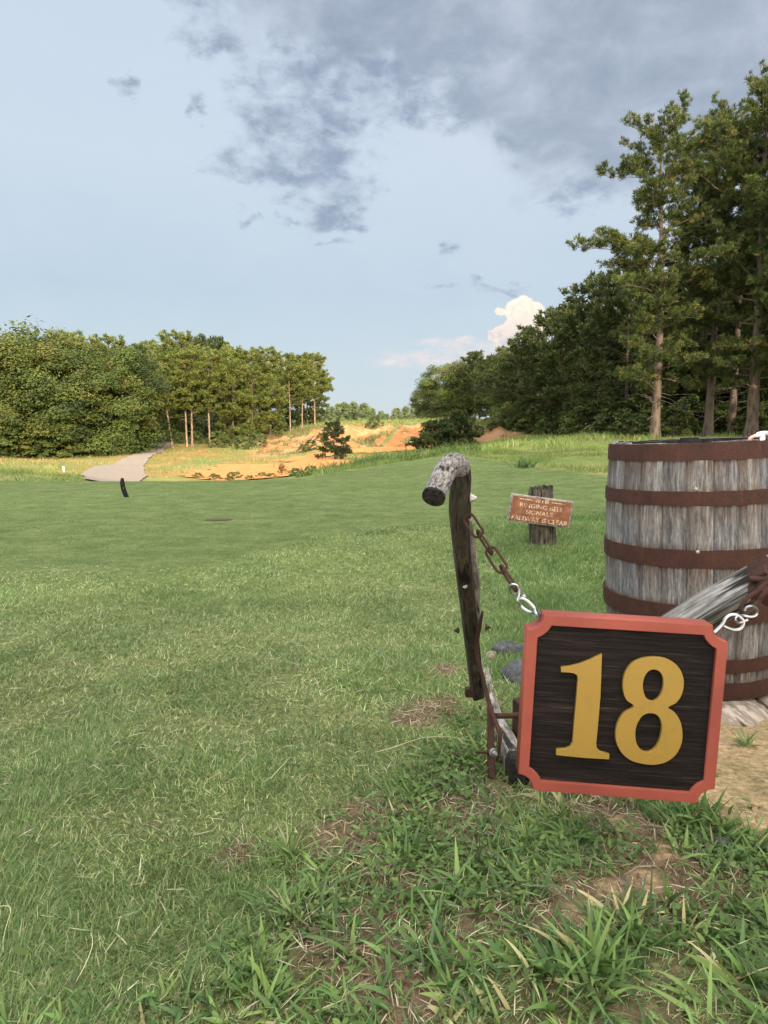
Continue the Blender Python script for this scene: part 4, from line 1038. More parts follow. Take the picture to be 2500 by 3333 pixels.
# eyebolts in the sign's corners
m=MB(); wire(m,[(1768,2016,1.53),(1757,2000,1.53),(1748,1990,1.53)],.0045)
torus_link(m,W(1752,2001,1.53),W(1765,2016,1.53)-W(1745,1985,1.53),(.3,1,.2),.03,.02,.0036)
as_child(m.build('eye_bolt',M_zinc),sign)
m=MB(); wire(m,[(2325,2058,1.51),(2338,2046,1.51),(2352,2030,1.51),(2362,2012,1.51),(2378,2001,1.51),(2400,2002,1.51),(2416,2014,1.51),(2420,2030,1.51),(2410,2046,1.51),(2390,2049,1.51),(2370,2043,1.51),(2354,2036,1.51)],.0036)
as_child(m.build('eye_bolt',M_zinc),sign)

# left chain
ch=thing('hanging_chain','rusty four link chain with a silver hook between the wooden handle and the sign','chain')
Pa,Pb=W(1523,1684,1.72),W(1676,1912,1.56)
d=(Pb-Pa); nl=4; 
view=W(1600,1800,1.0)-cam.location
wide=d.cross(view).normalized(); deep=d.cross(wide).normalized()
for i in range(nl):
    c=Pa+d*((i+.5)/nl); m=MB()
    torus_link(m,c,d,(wide if i%2==0 else (wide*.35+deep)),d.length/nl+.017,.027 if i%2==0 else .024,.0034)
    m.build('link',M_rust,ch)
m=MB()
wire(m,[(1676,1935,1.56),(1663,1925,1.56),(1660,1910,1.555),(1668,1902,1.55),(1682,1906,1.55),(1690,1920,1.55),(1690,1937,1.55),(1684,1952,1.55),(1690,1958,1.55)],.0035)
m.build('hook',M_zinc,ch)
m=MB(); wire(m,[(1686,1950,1.55),(1702,1948,1.545),(1722,1960,1.54),(1738,1978,1.535),(1742,1992,1.53)],.0037); wire(m,[(1686,1950,1.555),(1694,1970,1.56),(1712,1986,1.555),(1732,1995,1.545),(1742,1994,1.53)],.0037)
wire(m,[(1690,1952,1.55),(1698,1946,1.55),(1704,1936,1.55)],.003); wire(m,[(1704,1934,1.55),(1709,1942,1.55)],.0035)
m.build('snap_ring',M_zinc,ch)

# right chain
ch2=thing('hanging_chain','rusty elongated chain link with a silver S hook at the right corner of the sign','chain')
m=MB(); wire(m,[(2530,1860,1.52),(2500,1892,1.53),(2478,1912,1.53),(2460,1928,1.53),(2440,1940,1.53),(2420,1962,1.53),(2412,1980,1.53),(2418,1994,1.53),(2432,1998,1.53),(2448,1990,1.54)],.0052,8)
wire(m,[(2448,1990,1.54),(2456,1972,1.56),(2470,1958,1.57),(2480,1940,1.57),(2500,1920,1.57),(2530,1890,1.57)],.0054,8)
m.build('link',M_rust,ch2)
m=MB(); wire(m,[(2424,1988,1.51),(2430,1978,1.51),(2445,1973,1.51),(2460,1979,1.515),(2465,1992,1.52),(2458,2004,1.52),(2440,2007,1.52),(2418,2003,1.52),(2402,2006,1.51),(2394,2012,1.505),(2396,2022,1.505),(2406,2026,1.51),(2424,2021,1.51),(2434,2017,1.51)],.0029)
m.build('hook',M_zinc,ch2)

# ------------------------------------------------------------------ old plough
plow=thing('antique_plough','weathered wooden horse plough with a curled handle, rusty braces and slanted grey beam','plough',(.35,2.0,0))
def ch_(o): return as_child(o,plow)
bpy.context.view_layer.update()
m=MB()
hp=[(1411,1618,1.50),(1419,1598,1.515),(1430,1572,1.535),(1443,1545,1.555),(1460,1520,1.58),(1480,1509,1.61),(1496,1520,1.64),(1500,1548,1.67),(1498,1590,1.70),(1494,1640,1.73),(1494,1690,1.765),(1503,1790,1.85),(1513,1890,1.94),(1525,1990,2.03),(1535,2080,2.11),(1545,2170,2.19),(1554,2262,2.28)]
P_=[W(*q) for q in hp]; 
rads=[.0255,.027,.0275,.0275,.0275,.027,.0265,.026,.0255,.025,.0245,.0235,.023,.023,.023,.0225,.022]
random.seed(3)
# split into pale curl and shaft, the shaft's shade painted in dark wood
def resample(P_,R_l,pw,sub=3):
    oP,oR,oW=[],[],[]
    n=len(P_)
    for i in range(n-1):
        p0=P_[max(i-1,0)];p1=P_[i];p2=P_[i+1];p3=P_[min(i+2,n-1)]
        for j in range(sub):
            t=j/sub; oP.append(.5*((2*p1)+(-p0+p2)*t+(2*p0-5*p1+4*p2-p3)*t*t+(-p0+3*p1-3*p2+p3)*t**3)); oR.append(R_l[i]*(1-t)+R_l[i+1]*t); oW.append(pw[i]*(1-t)+pw[i+1]*t)
    oP.append(P_[-1]); oR.append(R_l[-1]); oW.append(pw[-1]); return oP,oR,oW
up=Vector((1,.25,0))
pw=[2.2]*6+[2.6,3,3.4,4,5]+[6]*6
rads=[q*.95 for q in rads]
A1=resample(P_[:7],rads[:7],pw[:7]); A2=resample(P_[6:],rads[6:],pw[6:])
m.sweep(*A1[:2],24,power=A1[2],up=up,cap=False,jit=.004); h_=m.build('handle_curl',M_gwood_end,None); 
ch_(h_); h_['label']='pale curled grip end of the handle'
m=MB(); e0=A1[0][0]; e1=(A1[0][1]-A1[0][0]).normalized(); m.sweep([e0+e1*.004,e0-e1*.0015,e0-e1*.003],[.0262,.0262,.020],24,power=[2.2]*3,up=up,jit=.02); o=ch_(m.build('end_grain',M_endgrain)); o['label']='black sawn end of the curled grip'
m=MB(); m.sweep(*A2[:2],20,power=A2[2],up=up,jit=.004); o=ch_(m.build('handle_shaft',M_dwood))
# added pale strip paints the lighter, less shaded right face of the handle
m=MB(); lp=[W(*q) for q in [(1516,1690,1.80),(1530,1790,1.88),(1541,1890,1.97),(1548,1990,2.06),(1556,2060,2.12)]]
m.sweep(lp,[.014,.017,.018,.014,.006],8,up=up,power=[5]*5,aspect=[.8]*5,jit=.02); o=ch_(m.build('light_side_face',M_beamw)); o['label']='pale grey strip painting the lighter right side face of the dark handle'
def bolt(px,row,Y,d,r=.007,L=.014,mat=M_bolt,nm='bolt'):
    m=MB(); p=W(px,row,Y); d=Vector(d).normalized()
    m.sweep([p,p+d*L],[r,r],6); m.sweep([p+d*(L*.2),p-d*.003],[r*1.6,r*1.6],14); m.sweep([p+d*L,p+d*(L+.006)],[r*.55,r*.5],8)
    return ch_(m.build(nm,mat))
bolt(1532,1621,1.71,(1,0,.05),.0085,.009)
bolt(1518,1545,1.66,(1,0,.05),.004,.005)
m=MB(); wire(m,[(1519,1570,1.68),(1524,1600,1.70),(1526,1640,1.72),(1527,1684,1.745)],[.005,.0055,.006,.006],8); o=ch_(m.build('strap_eye',M_rust))
m=MB(); p=W(1514,1908,1.92); m.sweep([p,p+Vector((0,-.002,0))],[.0065,.005],9,jit=.3); o=ch_(m.build('paint_spot',M_edge))
# ground beam
m=MB(); bp=[(1580,2150,2.98,.030),(1583,2225,2.68,.034),(1600,2305,2.42,.038),(1630,2392,2.19,.042),(1656,2450,2.04,.046),(1681,2508,1.89,.052)]
P2=[]; R2=[]
for px,row,Y,r in bp: P2.append(W(px,row,Y)); R2.append(r*1.12)
a_=resample(P2,R2,[5]*6)
m.sweep(a_[0],a_[1],16,up=(0,0,1),power=a_[2],aspect=[.55]*len(a_[0]),jit=.03); o=ch_(m.build('foot_beam',M_beamw)); o['label']='pale mottled beam lying on the grass'
m=MB(); q0,q1=P2[-1],(P2[-1]-P2[-2]).normalized(); m.sweep([q0-q1*.002,q0+q1*.012,q0+q1*.05],[R2[-1]*1.01,R2[-1]*.99,R2[-1]*.9],14,up=(0,0,1),power=[5]*3,aspect=[.55]*3,jit=.04); o=ch_(m.build('beam_end',M_endgrain)); o['label']='black rotted near end of the foot beam'
m=MB(); wire(m,[(1571,1990,2.00),(1563,2030,2.02),(1554,2080,2.05),(1553,2130,2.06),(1565,2180,2.06),(1578,2230,2.05),(1590,2280,2.03),(1602,2320,2.00),(1616,2358,1.96),(1627,2390,1.93),(1625,2430,1.92),(1617,2480,1.91)],[.003,.006,.0065,.0065,.0065,.007,.0075,.0075,.008,.007,.0055,.004],8); ch_(m.build('brace_rod',M_rust))
m=MB()
for q in ([(1596,2300,2.02),(1598,2380,1.98),(1598,2440,1.93),(1600,2520,1.88),(1608,2570,1.86)],): 
    pp=[W(*k) for k in q]; m.sweep(pp,[.009,.010,.010,.011,.008],8,up=(0,1,0),power=[6]*5,aspect=[1.0]*5,jit=.04)
ch_(m.build('iron_bar',M_rust))
m=MB(); wire(m,[(1612,2330,2.0),(1650,2330,2.03),(1700,2326,2.08)],.0085,8); ch_(m.build('cross_rod',M_rust))
m=MB(); m.box(W(1705,2335,2.12),.06,.05,.12,Matrix.Rotation(.3,3,'Z')); m.box(W(1720,2290,2.15),.04,.04,.05); ch_(m.build('iron_bracket',M_rust))
bolt(1594,2449,1.90,(-1,-.05,.06),.0055,.036,M_rust,nm='bolt'); bolt(1606,2450,1.885,(.6,-1,0),.008,.010)
m=MB(); m.box(W(1526,2252,2.27),.026,.03,.03); ch_(m.build('bracket_stub',M_rust))
bolt(1583,1972+70,2.03,(1,-.1,0),.006,.008,M_rust)
bolt(1490,2052,2.06,(-1,-.2,0),.006,.006,M_rust)
# slanted beam on the right
m=MB(); bb=[(1850,2290,2.22),(2000,2180,2.12),(2150,2078,2.03),(2300,1986,1.94),(2420,1920,1.87),(2540,1856,1.80),(2680,1780,1.72)]
P3=[W(*q) for q in bb]; upv=Vector((-.35,-.55,1)).normalized()
a_=resample(P3,[.041]*7,[7]*7,3)
m.sweep(a_[0],[.031]*len(a_[0]),20,up=upv,power=a_[2],aspect=[1.75]*len(a_[0]),jit=.012); o=ch_(m.build('slanted_beam',M_gwood)); o['label']='coarse grained grey beam slanting up to the right behind the sign'
# iron clamp on it
ax=(P3[-1]-P3[-3]).normalized(); sd=ax.cross(upv).normalized(); u2=sd.cross(ax).normalized()
RM=Matrix((ax,sd,u2)).transposed()
if RM.determinant()<0: RM=Matrix((ax,-sd,u2)).transposed()
cc_=W(2508,1905,1.78)
m=MB(); m.box(cc_,.05,.115,.08,RM); m.box(cc_+u2*.043,.06,.12,.007,RM); m.box(cc_-ax*.03+u2*.03,.012,.14,.012,RM)
m.box(W(2466,1868,1.68),.05,.03,.012,RM); m.box(W(2480,1930,1.68),.035,.03,.06,RM)
o=ch_(m.build('clamp',M_rust)); o['label']='rusty iron clamp gripping the slanted beam'
m=MB(); wire(m,[(2437,1883,1.66),(2460,1884,1.66),(2520,1882,1.66)],[.0055,.0065,.0065],8); ch_(m.build('clamp_pin',M_rust))

# stones by the foot beam
def rock(px,row,Y,sx_,sy_,sz_,seed,mat,label,cat='stone',name='stone'):
    import bmesh
    rs=np.random.default_rng(seed); bm=bmesh.new(); bmesh.ops.create_icosphere(bm,subdivisions=3,radius=1)
    pl=unit(rs.normal(0,1,(9,3))); dd=rs.uniform(.62,.9,9)
    for v in bm.verts:
        c=np.array(v.co)
        for n_,k in zip(pl,dd):
            t_=c@n_
            if t_>k: c=c-n_*(t_-k)
        v.co=(c[0]*sx_,c[1]*sy_,c[2]*sz_)
    me=bpy.data.meshes.new(name); bm.to_mesh(me); bm.free()
    o=link(name,me,None,[mat]); p=W(px,row,Y); o.location=(p.x,Y,gz1(p.x,Y)+sz_*.35); o.rotation_euler=(0,0,rs.uniform(0,3)); return tag(o,label,cat)
rock(1650,2140,2.98,.095,.06,.045,1,M_stone,'flat dark grey stone behind the plough\'s foot beam')
rock(1685,2240,2.62,.085,.07,.065,2,M_stone,'dark grey stone half hidden behind the left edge of the sign')
rock(1600,2160,2.93,.05,.03,.02,7,M_pebble,'pale flat stone at the far end of the foot beam')
rock(2352,2385,2.28,.022,.02,.018,3,M_pebble,'small pale pebble beside the sign\'s right edge','pebble','pebble')
rock(2035,2875,1.5,.02,.02,.012,4,M_pebble,'small brown pebble in the grass below the sign','pebble','pebble')
rock(2360,2830,1.53,.03,.022,.016,5,M_stone,'flat grey pebble in the weeds below the right corner of the sign','pebble','pebble')

# ------------------------------------------------------------------ barrel
BX,BY,BZ0=1.245,2.66,.036; BH=.928; tilt=math.radians(2.4)
bar=thing('oak_barrel','grey weathered oak barrel with six rusty hoops standing on a wooden slab','barrel',(BX,BY,BZ0))
bar.rotation_euler=(math.radians(-1.0),-tilt,.3)
def br_(z): 
    t=(z/BH-.48)*2; return .330-.019*abs(t)**2.0
NS=24; zs=np.linspace(0,1,46)*BH
hoops=[(.895,.060,0),(.732,.052,.0),(.519,.066,.0),(.319,.066,.0),(.131,.050,0),(.036,.062,0)]
angs=[];gro=[]
for s in range(NS):
    for a,g in ((0.0,.006),(.018,.0035),(.05,.0005),(.3,-.001),(.5,-.0015),(.7,-.001),(.95,.0005),(.982,.0035)):
        angs.append((s+a)*2*pi/NS); gro.append(g)
angs=np.array(angs); gro=np.array(gro); NA=len(angs)
rs=np.random.default_rng(4); soff=np.repeat(rs.normal(0,.0014,NS),8); ztop=np.repeat(rs.uniform(-.010,.004,NS),8)
V=[];UV=[];C=[]
for i,z in enumerate(zs):
    zz=np.full(NA,z); 
    if i==len(zs)-1: zz=zz+ztop
    r=br_(z)-gro+soff+(fbm(angs*8,np.full(NA,z*6),5)-.5)*.004
    V.append(np.stack([r*np.cos(angs),r*np.sin(angs),zz],1))
    near_=0
    for hz,hwid,_ in hoops:
        lo=hz-hwid/2; hi=hz+hwid/2
        if z<lo: near_=max(near_,math.exp(-(lo-z)/.11))
        elif z>hi: near_=max(near_,.95*math.exp(-(z-hi)/.022))
        else: near_=1
    C.append(np.full((NA,3),near_))
no=len(zs)
for z in (BH*1.0,BH*.8,BH*.05):
    r=np.full(NA,br_(z)-.027); zz=np.full(NA,z)+(ztop if z==BH else 0); V.append(np.stack([r*np.cos(angs),r*np.sin(angs),zz],1)); C.append(np.zeros((NA,3)))
V=np.concatenate(V); C=np.concatenate(C); nr=no+3
I=np.arange(nr*NA).reshape(nr,NA); J=np.roll(I,-1,1)
F=np.stack([I[:-1],J[:-1],J[1:],I[1:]],-1).reshape(-1,4)
ua=np.concatenate([angs,[2*pi]]); uvs=[]
for i in range(nr-1):
    v0=zs[min(i,no-1)]; v1=zs[min(i+1,no-1)]
    for k in range(NA): uvs+= [(ua[k],v0),(ua[k+1],v0),(ua[k+1],v1),(ua[k],v1)]
mi=np.concatenate([np.zeros((no)*NA),np.ones(2*NA)])
me=npmesh('staves',V,[F],C,smooth=True,uv=uvs,midx=mi)
st_=link('staves',me,bar,[M_stave,M_char])
try: me.set_sharp_from_angle(angle=math.radians(50))
except Exception: pass
m=MB(); m.sweep([(0,0,.045),(0,0,.06)],[.288,.288],40); m.build('barrel_head',M_char,bar)
def hoop(z,wd,lift,tx,ty,ph):
    n=96; V=[];r_rows=[-.5,-.42,.42,.5]
    rsn=np.random.default_rng(int(z*1000))
    a=np.linspace(0,2*pi,n,endpoint=False)
    tz=tx*np.cos(a)+ty*np.sin(a)
    rows=[]
    for k,(q,dr) in enumerate([(-.5,.0),(-.5,.0028),(0,.0036),(.5,.0028),(.5,.0)]):
        zz=z+q*wd+tz; r=np.array([br_(x) for x in zz])+lift+dr+(fbm(a*5,a*0+z*9,8)-.5)*.003
        if k in (3,4): zz=zz+(fbm(a*14,a*0+z*7,9)-.5)*.004
        rows.append(np.stack([r*np.cos(a),r*np.sin(a),zz],1))
    rows.append(np.stack([(np.linalg.norm(rows[4][:,:2],axis=1)-.006)*np.cos(a),(np.linalg.norm(rows[4][:,:2],axis=1)-.006)*np.sin(a),rows[4][:,2]],1))
    rows.insert(0,np.stack([(np.linalg.norm(rows[0][:,:2],axis=1)-.006)*np.cos(a),(np.linalg.norm(rows[0][:,:2],axis=1)-.006)*np.sin(a),rows[0][:,2]],1))
    V=np.concatenate(rows); I=np.arange(len(V)).reshape(len(rows),n); J=np.roll(I,-1,1)
    me=npmesh('hoop',V,[np.stack([I[:-1],J[:-1],J[1:],I[1:]],-1).reshape(-1,4)],smooth=True)
    try: me.set_sharp_from_angle(angle=math.radians(35))
    except Exception: pass
    return link('hoop',me,bar,[M_hoop])
HO=[hoop(.895,.060,.0025,0,0,0),hoop(.732,.050,.003,.0,.0,0),hoop(.519,.064,.003,.0,.0,0),hoop(.319,.066,.009,.0,0,0),hoop(.131,.048,.003,.0,0,0),hoop(.036,.062,.003,0,0,0)]
bpy.context.view_layer.update()
MBi=bar.matrix_world.inverted()
def nail(hz,px,row,par):
    p=MBi@W(px,row,2.33); a=math.atan2(p.y,p.x); r=br_(hz)+.006
    c=Vector((r*math.cos(a),r*math.sin(a),p.z)); d=Vector((math.cos(a),math.sin(a),0))
    m=MB(); m.sweep([c-d*.004,c+d*.001,c+d*.0035],[.0062,.0066,.003],12); o=m.build('nail',M_bolt); o.parent=par; o['label']='pale nail head in the rusty hoop'
nail(.732,2266,1595,HO[1]); nail(.519,2272,1801,HO[2])

# gnarled slab under the barrel
def slab():
    n=64; rr=[]; m=MB()
    V=[];F=[];UV=[]
    a=np.linspace(0,2*pi,n,endpoint=False); base=.40+.05*np.sin(a*3+1)+.03*np.sin(a*7)
    lv_=[(1.10,0.0),(1.08,.03),(1.0,.065),(.93,.073),(.5,.074),(0.02,.074)]
    for k,(s,z) in enumerate(lv_):
        for i in range(n):
            r=base[i]*s+(.012*math.sin(a[i]*19+k) if k<4 else 0); zz=z+(.006*math.sin(a[i]*11+k*2) if 0<k<4 else 0)
            V.append((BX+r*math.cos(a[i]),BY+r*.92*math.sin(a[i]),zz*.6-.008))
    for k in range(len(lv_)-1):
        for i in range(n):
            j=(i+1)%n; F.append([k*n+i,k*n+j,(k+1)*n+j,(k+1)*n+i])
            UV.append([(V[q][0]*1.0+V[q][2],V[q][1]) for q in F[-1]])
    m.add([Vector(v) for v in V],F,UV); return m.build('wooden_slab',M_slab)
tag(slab(),'rough gnarled wooden slab lying on the ground under the barrel','wooden slab')
# white cloth hung over the rim
def cloth():
    m=MB(); n=18
    C_=[(2436,1438,2.52),(2441,1426,2.52),(2450,1419,2.53),(2462,1416,2.54),(2474,1410,2.55),(2486,1408,2.56),(2500,1410,2.57),(2520,1413,2.58),(2540,1424,2.58)]
    rad=[.006,.009,.011,.012,.016,.019,.020,.020,.014]
    P_=[W(*q)-Vector((0,0,.004)) for q in C_]; a=resample(P_,rad,[2.5]*9,3)
    k=7
    root=thing('crumpled_cloth','white rag with a coral tip lying over the rim of the barrel','cloth')
    m.sweep(a[0][k:],a[1][k:],12,power=2.3,jit=.10,aspect=[.55]*len(a[0][k:]),up=(0,1,0)); 
    m.sweep([W(2478,1416,2.545),W(2481,1430,2.535),W(2480,1440,2.52)],[.012,.010,.006],8,jit=.1)
    m.build('rag',M_white,root)
    m=MB(); m.sweep(a[0][:k+1],a[1][:k+1],12,power=2.3,jit=.08,aspect=[.55]*(k+1),up=(0,1,0)); m.build('coral_tip',M_coral,root)
cloth()

# ------------------------------------------------------------------ small brown sign on its log post
pb=G(1763,1775); PY=pb.y; 
ps=thing('notice_post','short rotten log post carrying the small brown notice board','post',(W(1763,1700,PY).x,PY,0)); 
m=MB(); rs_=random.Random(3)
k=PY/FP
m.sweep([W(1768,1800,PY),W(1766,1765,PY),W(1764,1700,PY),W(1760,1640,PY),W(1759,1610,PY),W(1760,1592,PY)],[46*k,44*k,42*k,40*k,40*k,37*k],26,up=(0,1,0),jit=.05)
as_child(m.build('log',M_post),ps)
zt=W(1760,1592,PY)
m=MB()
for i in range(26):
    a=rs_.uniform(0,6.28); r=rs_.uniform(.3,1)*36*k; x_,y_=zt.x+r*math.cos(a),zt.y+r*math.sin(a)
    m.box((x_,y_,zt.z+.002),.03,.02,rs_.uniform(.02,.055)*(1.3 if x_>zt.x else .7),Matrix.Rotation(a,3,'Z'))
as_child(m.build('splintered_top',M_post),ps)
nt=thing('notice_board','small tilted brown notice board with worn cream lettering nailed to the log post','sign')
c_=np.array(W(1762,1661,PY-.145)); TL=np.array(W(1663,1607,PY-.145)); TR=np.array(W(1867,1632,PY-.145)); BL=np.array(W(1655,1694,PY-.145)); BR=np.array(W(1854,1722,PY-.145))
c_=(TL+TR+BL+BR)/4; wv=((TR-TL)+(BR-BL))/2; hv=((TL-BL)+(TR-BR))/2; BW,BH2=np.linalg.norm(wv),np.linalg.norm(hv)
ex2=wv/BW; ez2=hv-ex2*(hv@ex2); ez2/=np.linalg.norm(ez2); ey2=np.cross(ez2,ex2)
nt.matrix_world=Matrix(((ex2[0],ey2[0],ez2[0],c_[0]),(ex2[1],ey2[1],ez2[1],c_[1]),(ex2[2],ey2[2],ez2[2],c_[2]),(0,0,0,1)))
m=MB(); m.box((0,.022,0),BW,.04,BH2,bev=.004); m.build('board',M_edge,nt)
m=MB(); m.box((0,-.001,0),BW-.028,.008,BH2-.026,bev=.002); m.build('face',M_brownsign,nt)
def text(s,x,z,size,wfit,nm='lettering'):
    cu=bpy.data.curves.new(nm,'FONT'); cu.body=s; cu.size=size; cu.align_x='CENTER'; cu.align_y='CENTER'; cu.extrude=.0008; cu.offset=.0006
    ob=bpy.data.objects.new('tmp',cu); COL.objects.link(ob); bpy.context.view_layer.update()
    dg=bpy.context.evaluated_depsgraph_get(); me=bpy.data.meshes.new_from_object(ob.evaluated_get(dg)); bpy.data.objects.remove(ob)
    xs=[v.co.x for v in me.vertices]; w_=max(xs)-min(xs); ys=[v.co.y for v in me.vertices]; h_=max(ys)-min(ys)
    me.transform(Matrix.Translation((x,-.0065,z))@Matrix.Rotation(pi/2,4,'X')@Matrix.Diagonal((wfit/w_,size*.78/h_,1,1)))
    o=link(nm,me,nt); me.materials.clear(); me.materials.append(M_cream); return o
S=BW/1290.0  # photo crop pixels across the board
text('#18',0*S+.0,.355*BH2,.042*BW/.52,.215*BW); text('RINGING BELL',.0,.135*BH2,.048*BW/.52,.70*BW); text('SIGNALS',-.01,-.095*BH2,.046*BW/.52,.43*BW); text('FAIRWAY IS CLEAR',0,-.345*BH2,.050*BW/.52,.90*BW)
for sx_ in (-1,1):
    m=MB(); m.box((sx_*.26*BW,-.0062,.36*BH2),.21*BW,.002,.007); m.build('rule',M_cream,nt)
for z_ in (.43,-.3):
    m=MB(); m.sweep([(0,-.004,z_*BH2),(0,-.011,z_*BH2)],[.006,.006],10); m.build('screw',M_black,nt)

# ------------------------------------------------------------------ sun, sky
SUN_EL=math.radians(17); SUN_AZ=math.radians(17)   # light travels away from the viewer and SUN_AZ to the left
dsun=Vector((-math.sin(SUN_AZ)*math.cos(SUN_EL), math.cos(SUN_AZ)*math.cos(SUN_EL), -math.sin(SUN_EL)))
sl=bpy.data.lights.new('sun','SUN'); sl.energy=3.9; sl.angle=math.radians(.6); sl.color=(1,.83,.58)
so=bpy.data.objects.new('sun',sl); COL.objects.link(so); so.rotation_euler=dsun.to_track_quat('-Z','Y').to_euler(); so.location=(10,-30,30)
wd=bpy.data.worlds.new('World'); scene.world=wd; wd.use_nodes=True
class WT(NT):
    def __init__(s,w): s.t=w.node_tree; s.t.nodes.clear()
t=WT(wd)
sky=t.n('ShaderNodeTexSky',sky_type='NISHITA'); sky.sun_disc=False; sky.sun_elevation=SUN_EL
sky.sun_rotation=math.atan2(-dsun.x,-dsun.y); sky.air_density=1.0; sky.dust_density=2.0; sky.ozone_density=1.5
D=t.n('ShaderNodeTexCoord').outputs['Generated']
D=t.n('ShaderNodeVectorMath',operation='NORMALIZE',i={0:D}).outputs[0]
sp_=t.n('ShaderNodeSeparateXYZ',i={0:D}); dx_,dy_,dz_=sp_.outputs[:3]
az_=t.math('ARCTAN2',dx_,dy_); el_=t.math('ARCSINE',dz_)
P0=t.n('ShaderNodeCombineXYZ',i={0:az_,1:el_,2:0.0}).outputs[0]
def azel(px,row):
    d=(W(px,row,1.0)-cam.location).normalized(); return math.atan2(d.x,d.y), math.asin(d.z)
def warp(scale,amt,det=4):
    nz=t.n('ShaderNodeTexNoise',i={'Vector':t.mapping(P0,(1,1.5,1)),'Scale':scale,'Detail':det,'Roughness':.6}).outputs['Color']
    v=t.n('ShaderNodeVectorMath',operation='SUBTRACT',i={0:nz,1:(.5,.5,.5)}).outputs[0]
    v=t.n('ShaderNodeVectorMath',operation='SCALE',i={0:v,'Scale':amt}).outputs[0]
    return t.n('ShaderNodeVectorMath',operation='ADD',i={0:P0,1:v}).outputs[0]
Pw=warp(7,.17,7)
def blob(P,px,row,rx,ry,inner=0.0,rot=0.0):
    a,e=azel(px,row); v=t.n('ShaderNodeVectorMath',operation='SUBTRACT',i={0:P,1:(a,e,0)}).outputs[0]
    if rot: v=t.n('ShaderNodeVectorRotate',rotation_type='Z_AXIS',i={'Vector':v,'Angle':rot}).outputs[0]
    v=t.n('ShaderNodeVectorMath',operation='MULTIPLY',i={0:v,1:(FP/rx,FP/ry,0)}).outputs[0]
    l=t.n('ShaderNodeVectorMath',operation='LENGTH',i={0:v}).outputs['Value']
    return t.n('ShaderNodeMapRange',interpolation_type='SMOOTHSTEP',i={0:l,1:inner,2:1.0,3:1.0,4:0.0}).outputs[0]
def vmax(l):
    r=l[0]
    for q in l[1:]: r=t.math('MAXIMUM',r,q)
    return r
n_big=t.noise(t.mapping(P0,(1,1.6,1)),9,7,.6,.3); n_med=t.noise(t.mapping(P0,(1,1.7,1)),20,7,.62,.2)
# patchy grey cloud cover placed by soft areas, edges broken by noise
dens=vmax([blob(Pw,1170,330,240,230,.3),blob(Pw,1080,580,240,90,.2),blob(Pw,1560,250,260,140,.2),blob(Pw,1000,330,400,330,.2),blob(Pw,1000,520,400,170,.2),blob(Pw,1330,170,520,300,.3),blob(Pw,1250,60,420,160,.3),blob(Pw,860,560,250,80),blob(Pw,1150,545,130,60),
  blob(Pw,650,310,60,36),blob(Pw,390,290,70,36),blob(Pw,1060,660,150,90),blob(Pw,840,705,80,40),blob(Pw,950,690,80,40),blob(Pw,1100,690,100,35),blob(Pw,1090,780,90,30),blob(Pw,1450,785,60,30),
  blob(Pw,1430,925,110,32),blob(Pw,1640,912,150,30),blob(Pw,1690,440,130,70),blob(Pw,700,60,240,110),blob(Pw,1890,640,120,120),blob(Pw,1330,400,110,80)])
m1=t.math('ADD',t.math('MULTIPLY',dens,.58),t.math('MULTIPLY_ADD',n_med,1.5,t.math('MULTIPLY_ADD',n_big,1.1,-1.27)))
cl1=t.n('ShaderNodeMapRange',interpolation_type='SMOOTHSTEP',i={0:m1,1:.15,2:.85,3:0.0,4:1.0}).outputs[0]
cl1=t.math('MULTIPLY',cl1,t.n('ShaderNodeMapRange',interpolation_type='SMOOTHSTEP',i={0:dens,1:0.0,2:.25,3:0.0,4:1.0}).outputs[0])
# the big slate slab at the upper right
slabm=vmax([blob(Pw,2400,40,1000,480,.4,-.10),blob(Pw,1980,120,700,380,.3),blob(Pw,1750,330,380,100,.1),blob(Pw,2100,320,520,120,.2),blob(Pw,1300,20,800,200,.2)])
sl1=t.n('ShaderNodeMapRange',interpolation_type='SMOOTHSTEP',i={0:t.math('ADD',slabm,t.math('MULTIPLY_ADD',n_big,.7,-.35)),1:.15,2:.85,3:0.0,4:1.0}).outputs[0]
# base gradient
base=t.ramp(t.math('DIVIDE',el_,1.57,clamp=True),[(0,(.64,.72,.74)),(.04,(.56,.67,.73)),(.12,(.49,.61,.71)),(.22,(.59,.69,.79)),(.34,(.58,.68,.80)),(.6,(.62,.68,.78)),(1,(.70,.72,.78))])
lf=t.n('ShaderNodeMapRange',interpolation_type='SMOOTHSTEP',i={0:az_,1:-.55,2:.5,3:0.0,4:1.0}).outputs[0]
col=t.mix(t.math('MULTIPLY',lf,.22),base,(.66,.70,.80))
col=t.mix(t.math('MULTIPLY',t.ramp(n_big,[(.35,(0,0,0)),(.7,(1,1,1))]),.18),col,(.70,.74,.84))
cdark=t.ramp(n_med,[(.35,(.38,.45,.56)),(.65,(.25,.31,.42))])
col=t.mix(t.math('MULTIPLY',cl1,.85),col,cdark)
col=t.mix(t.math('MULTIPLY',sl1,.92),col,t.ramp(n_big,[(.3,(.50,.56,.66)),(.5,(.37,.43,.53)),(.7,(.28,.34,.43))]))
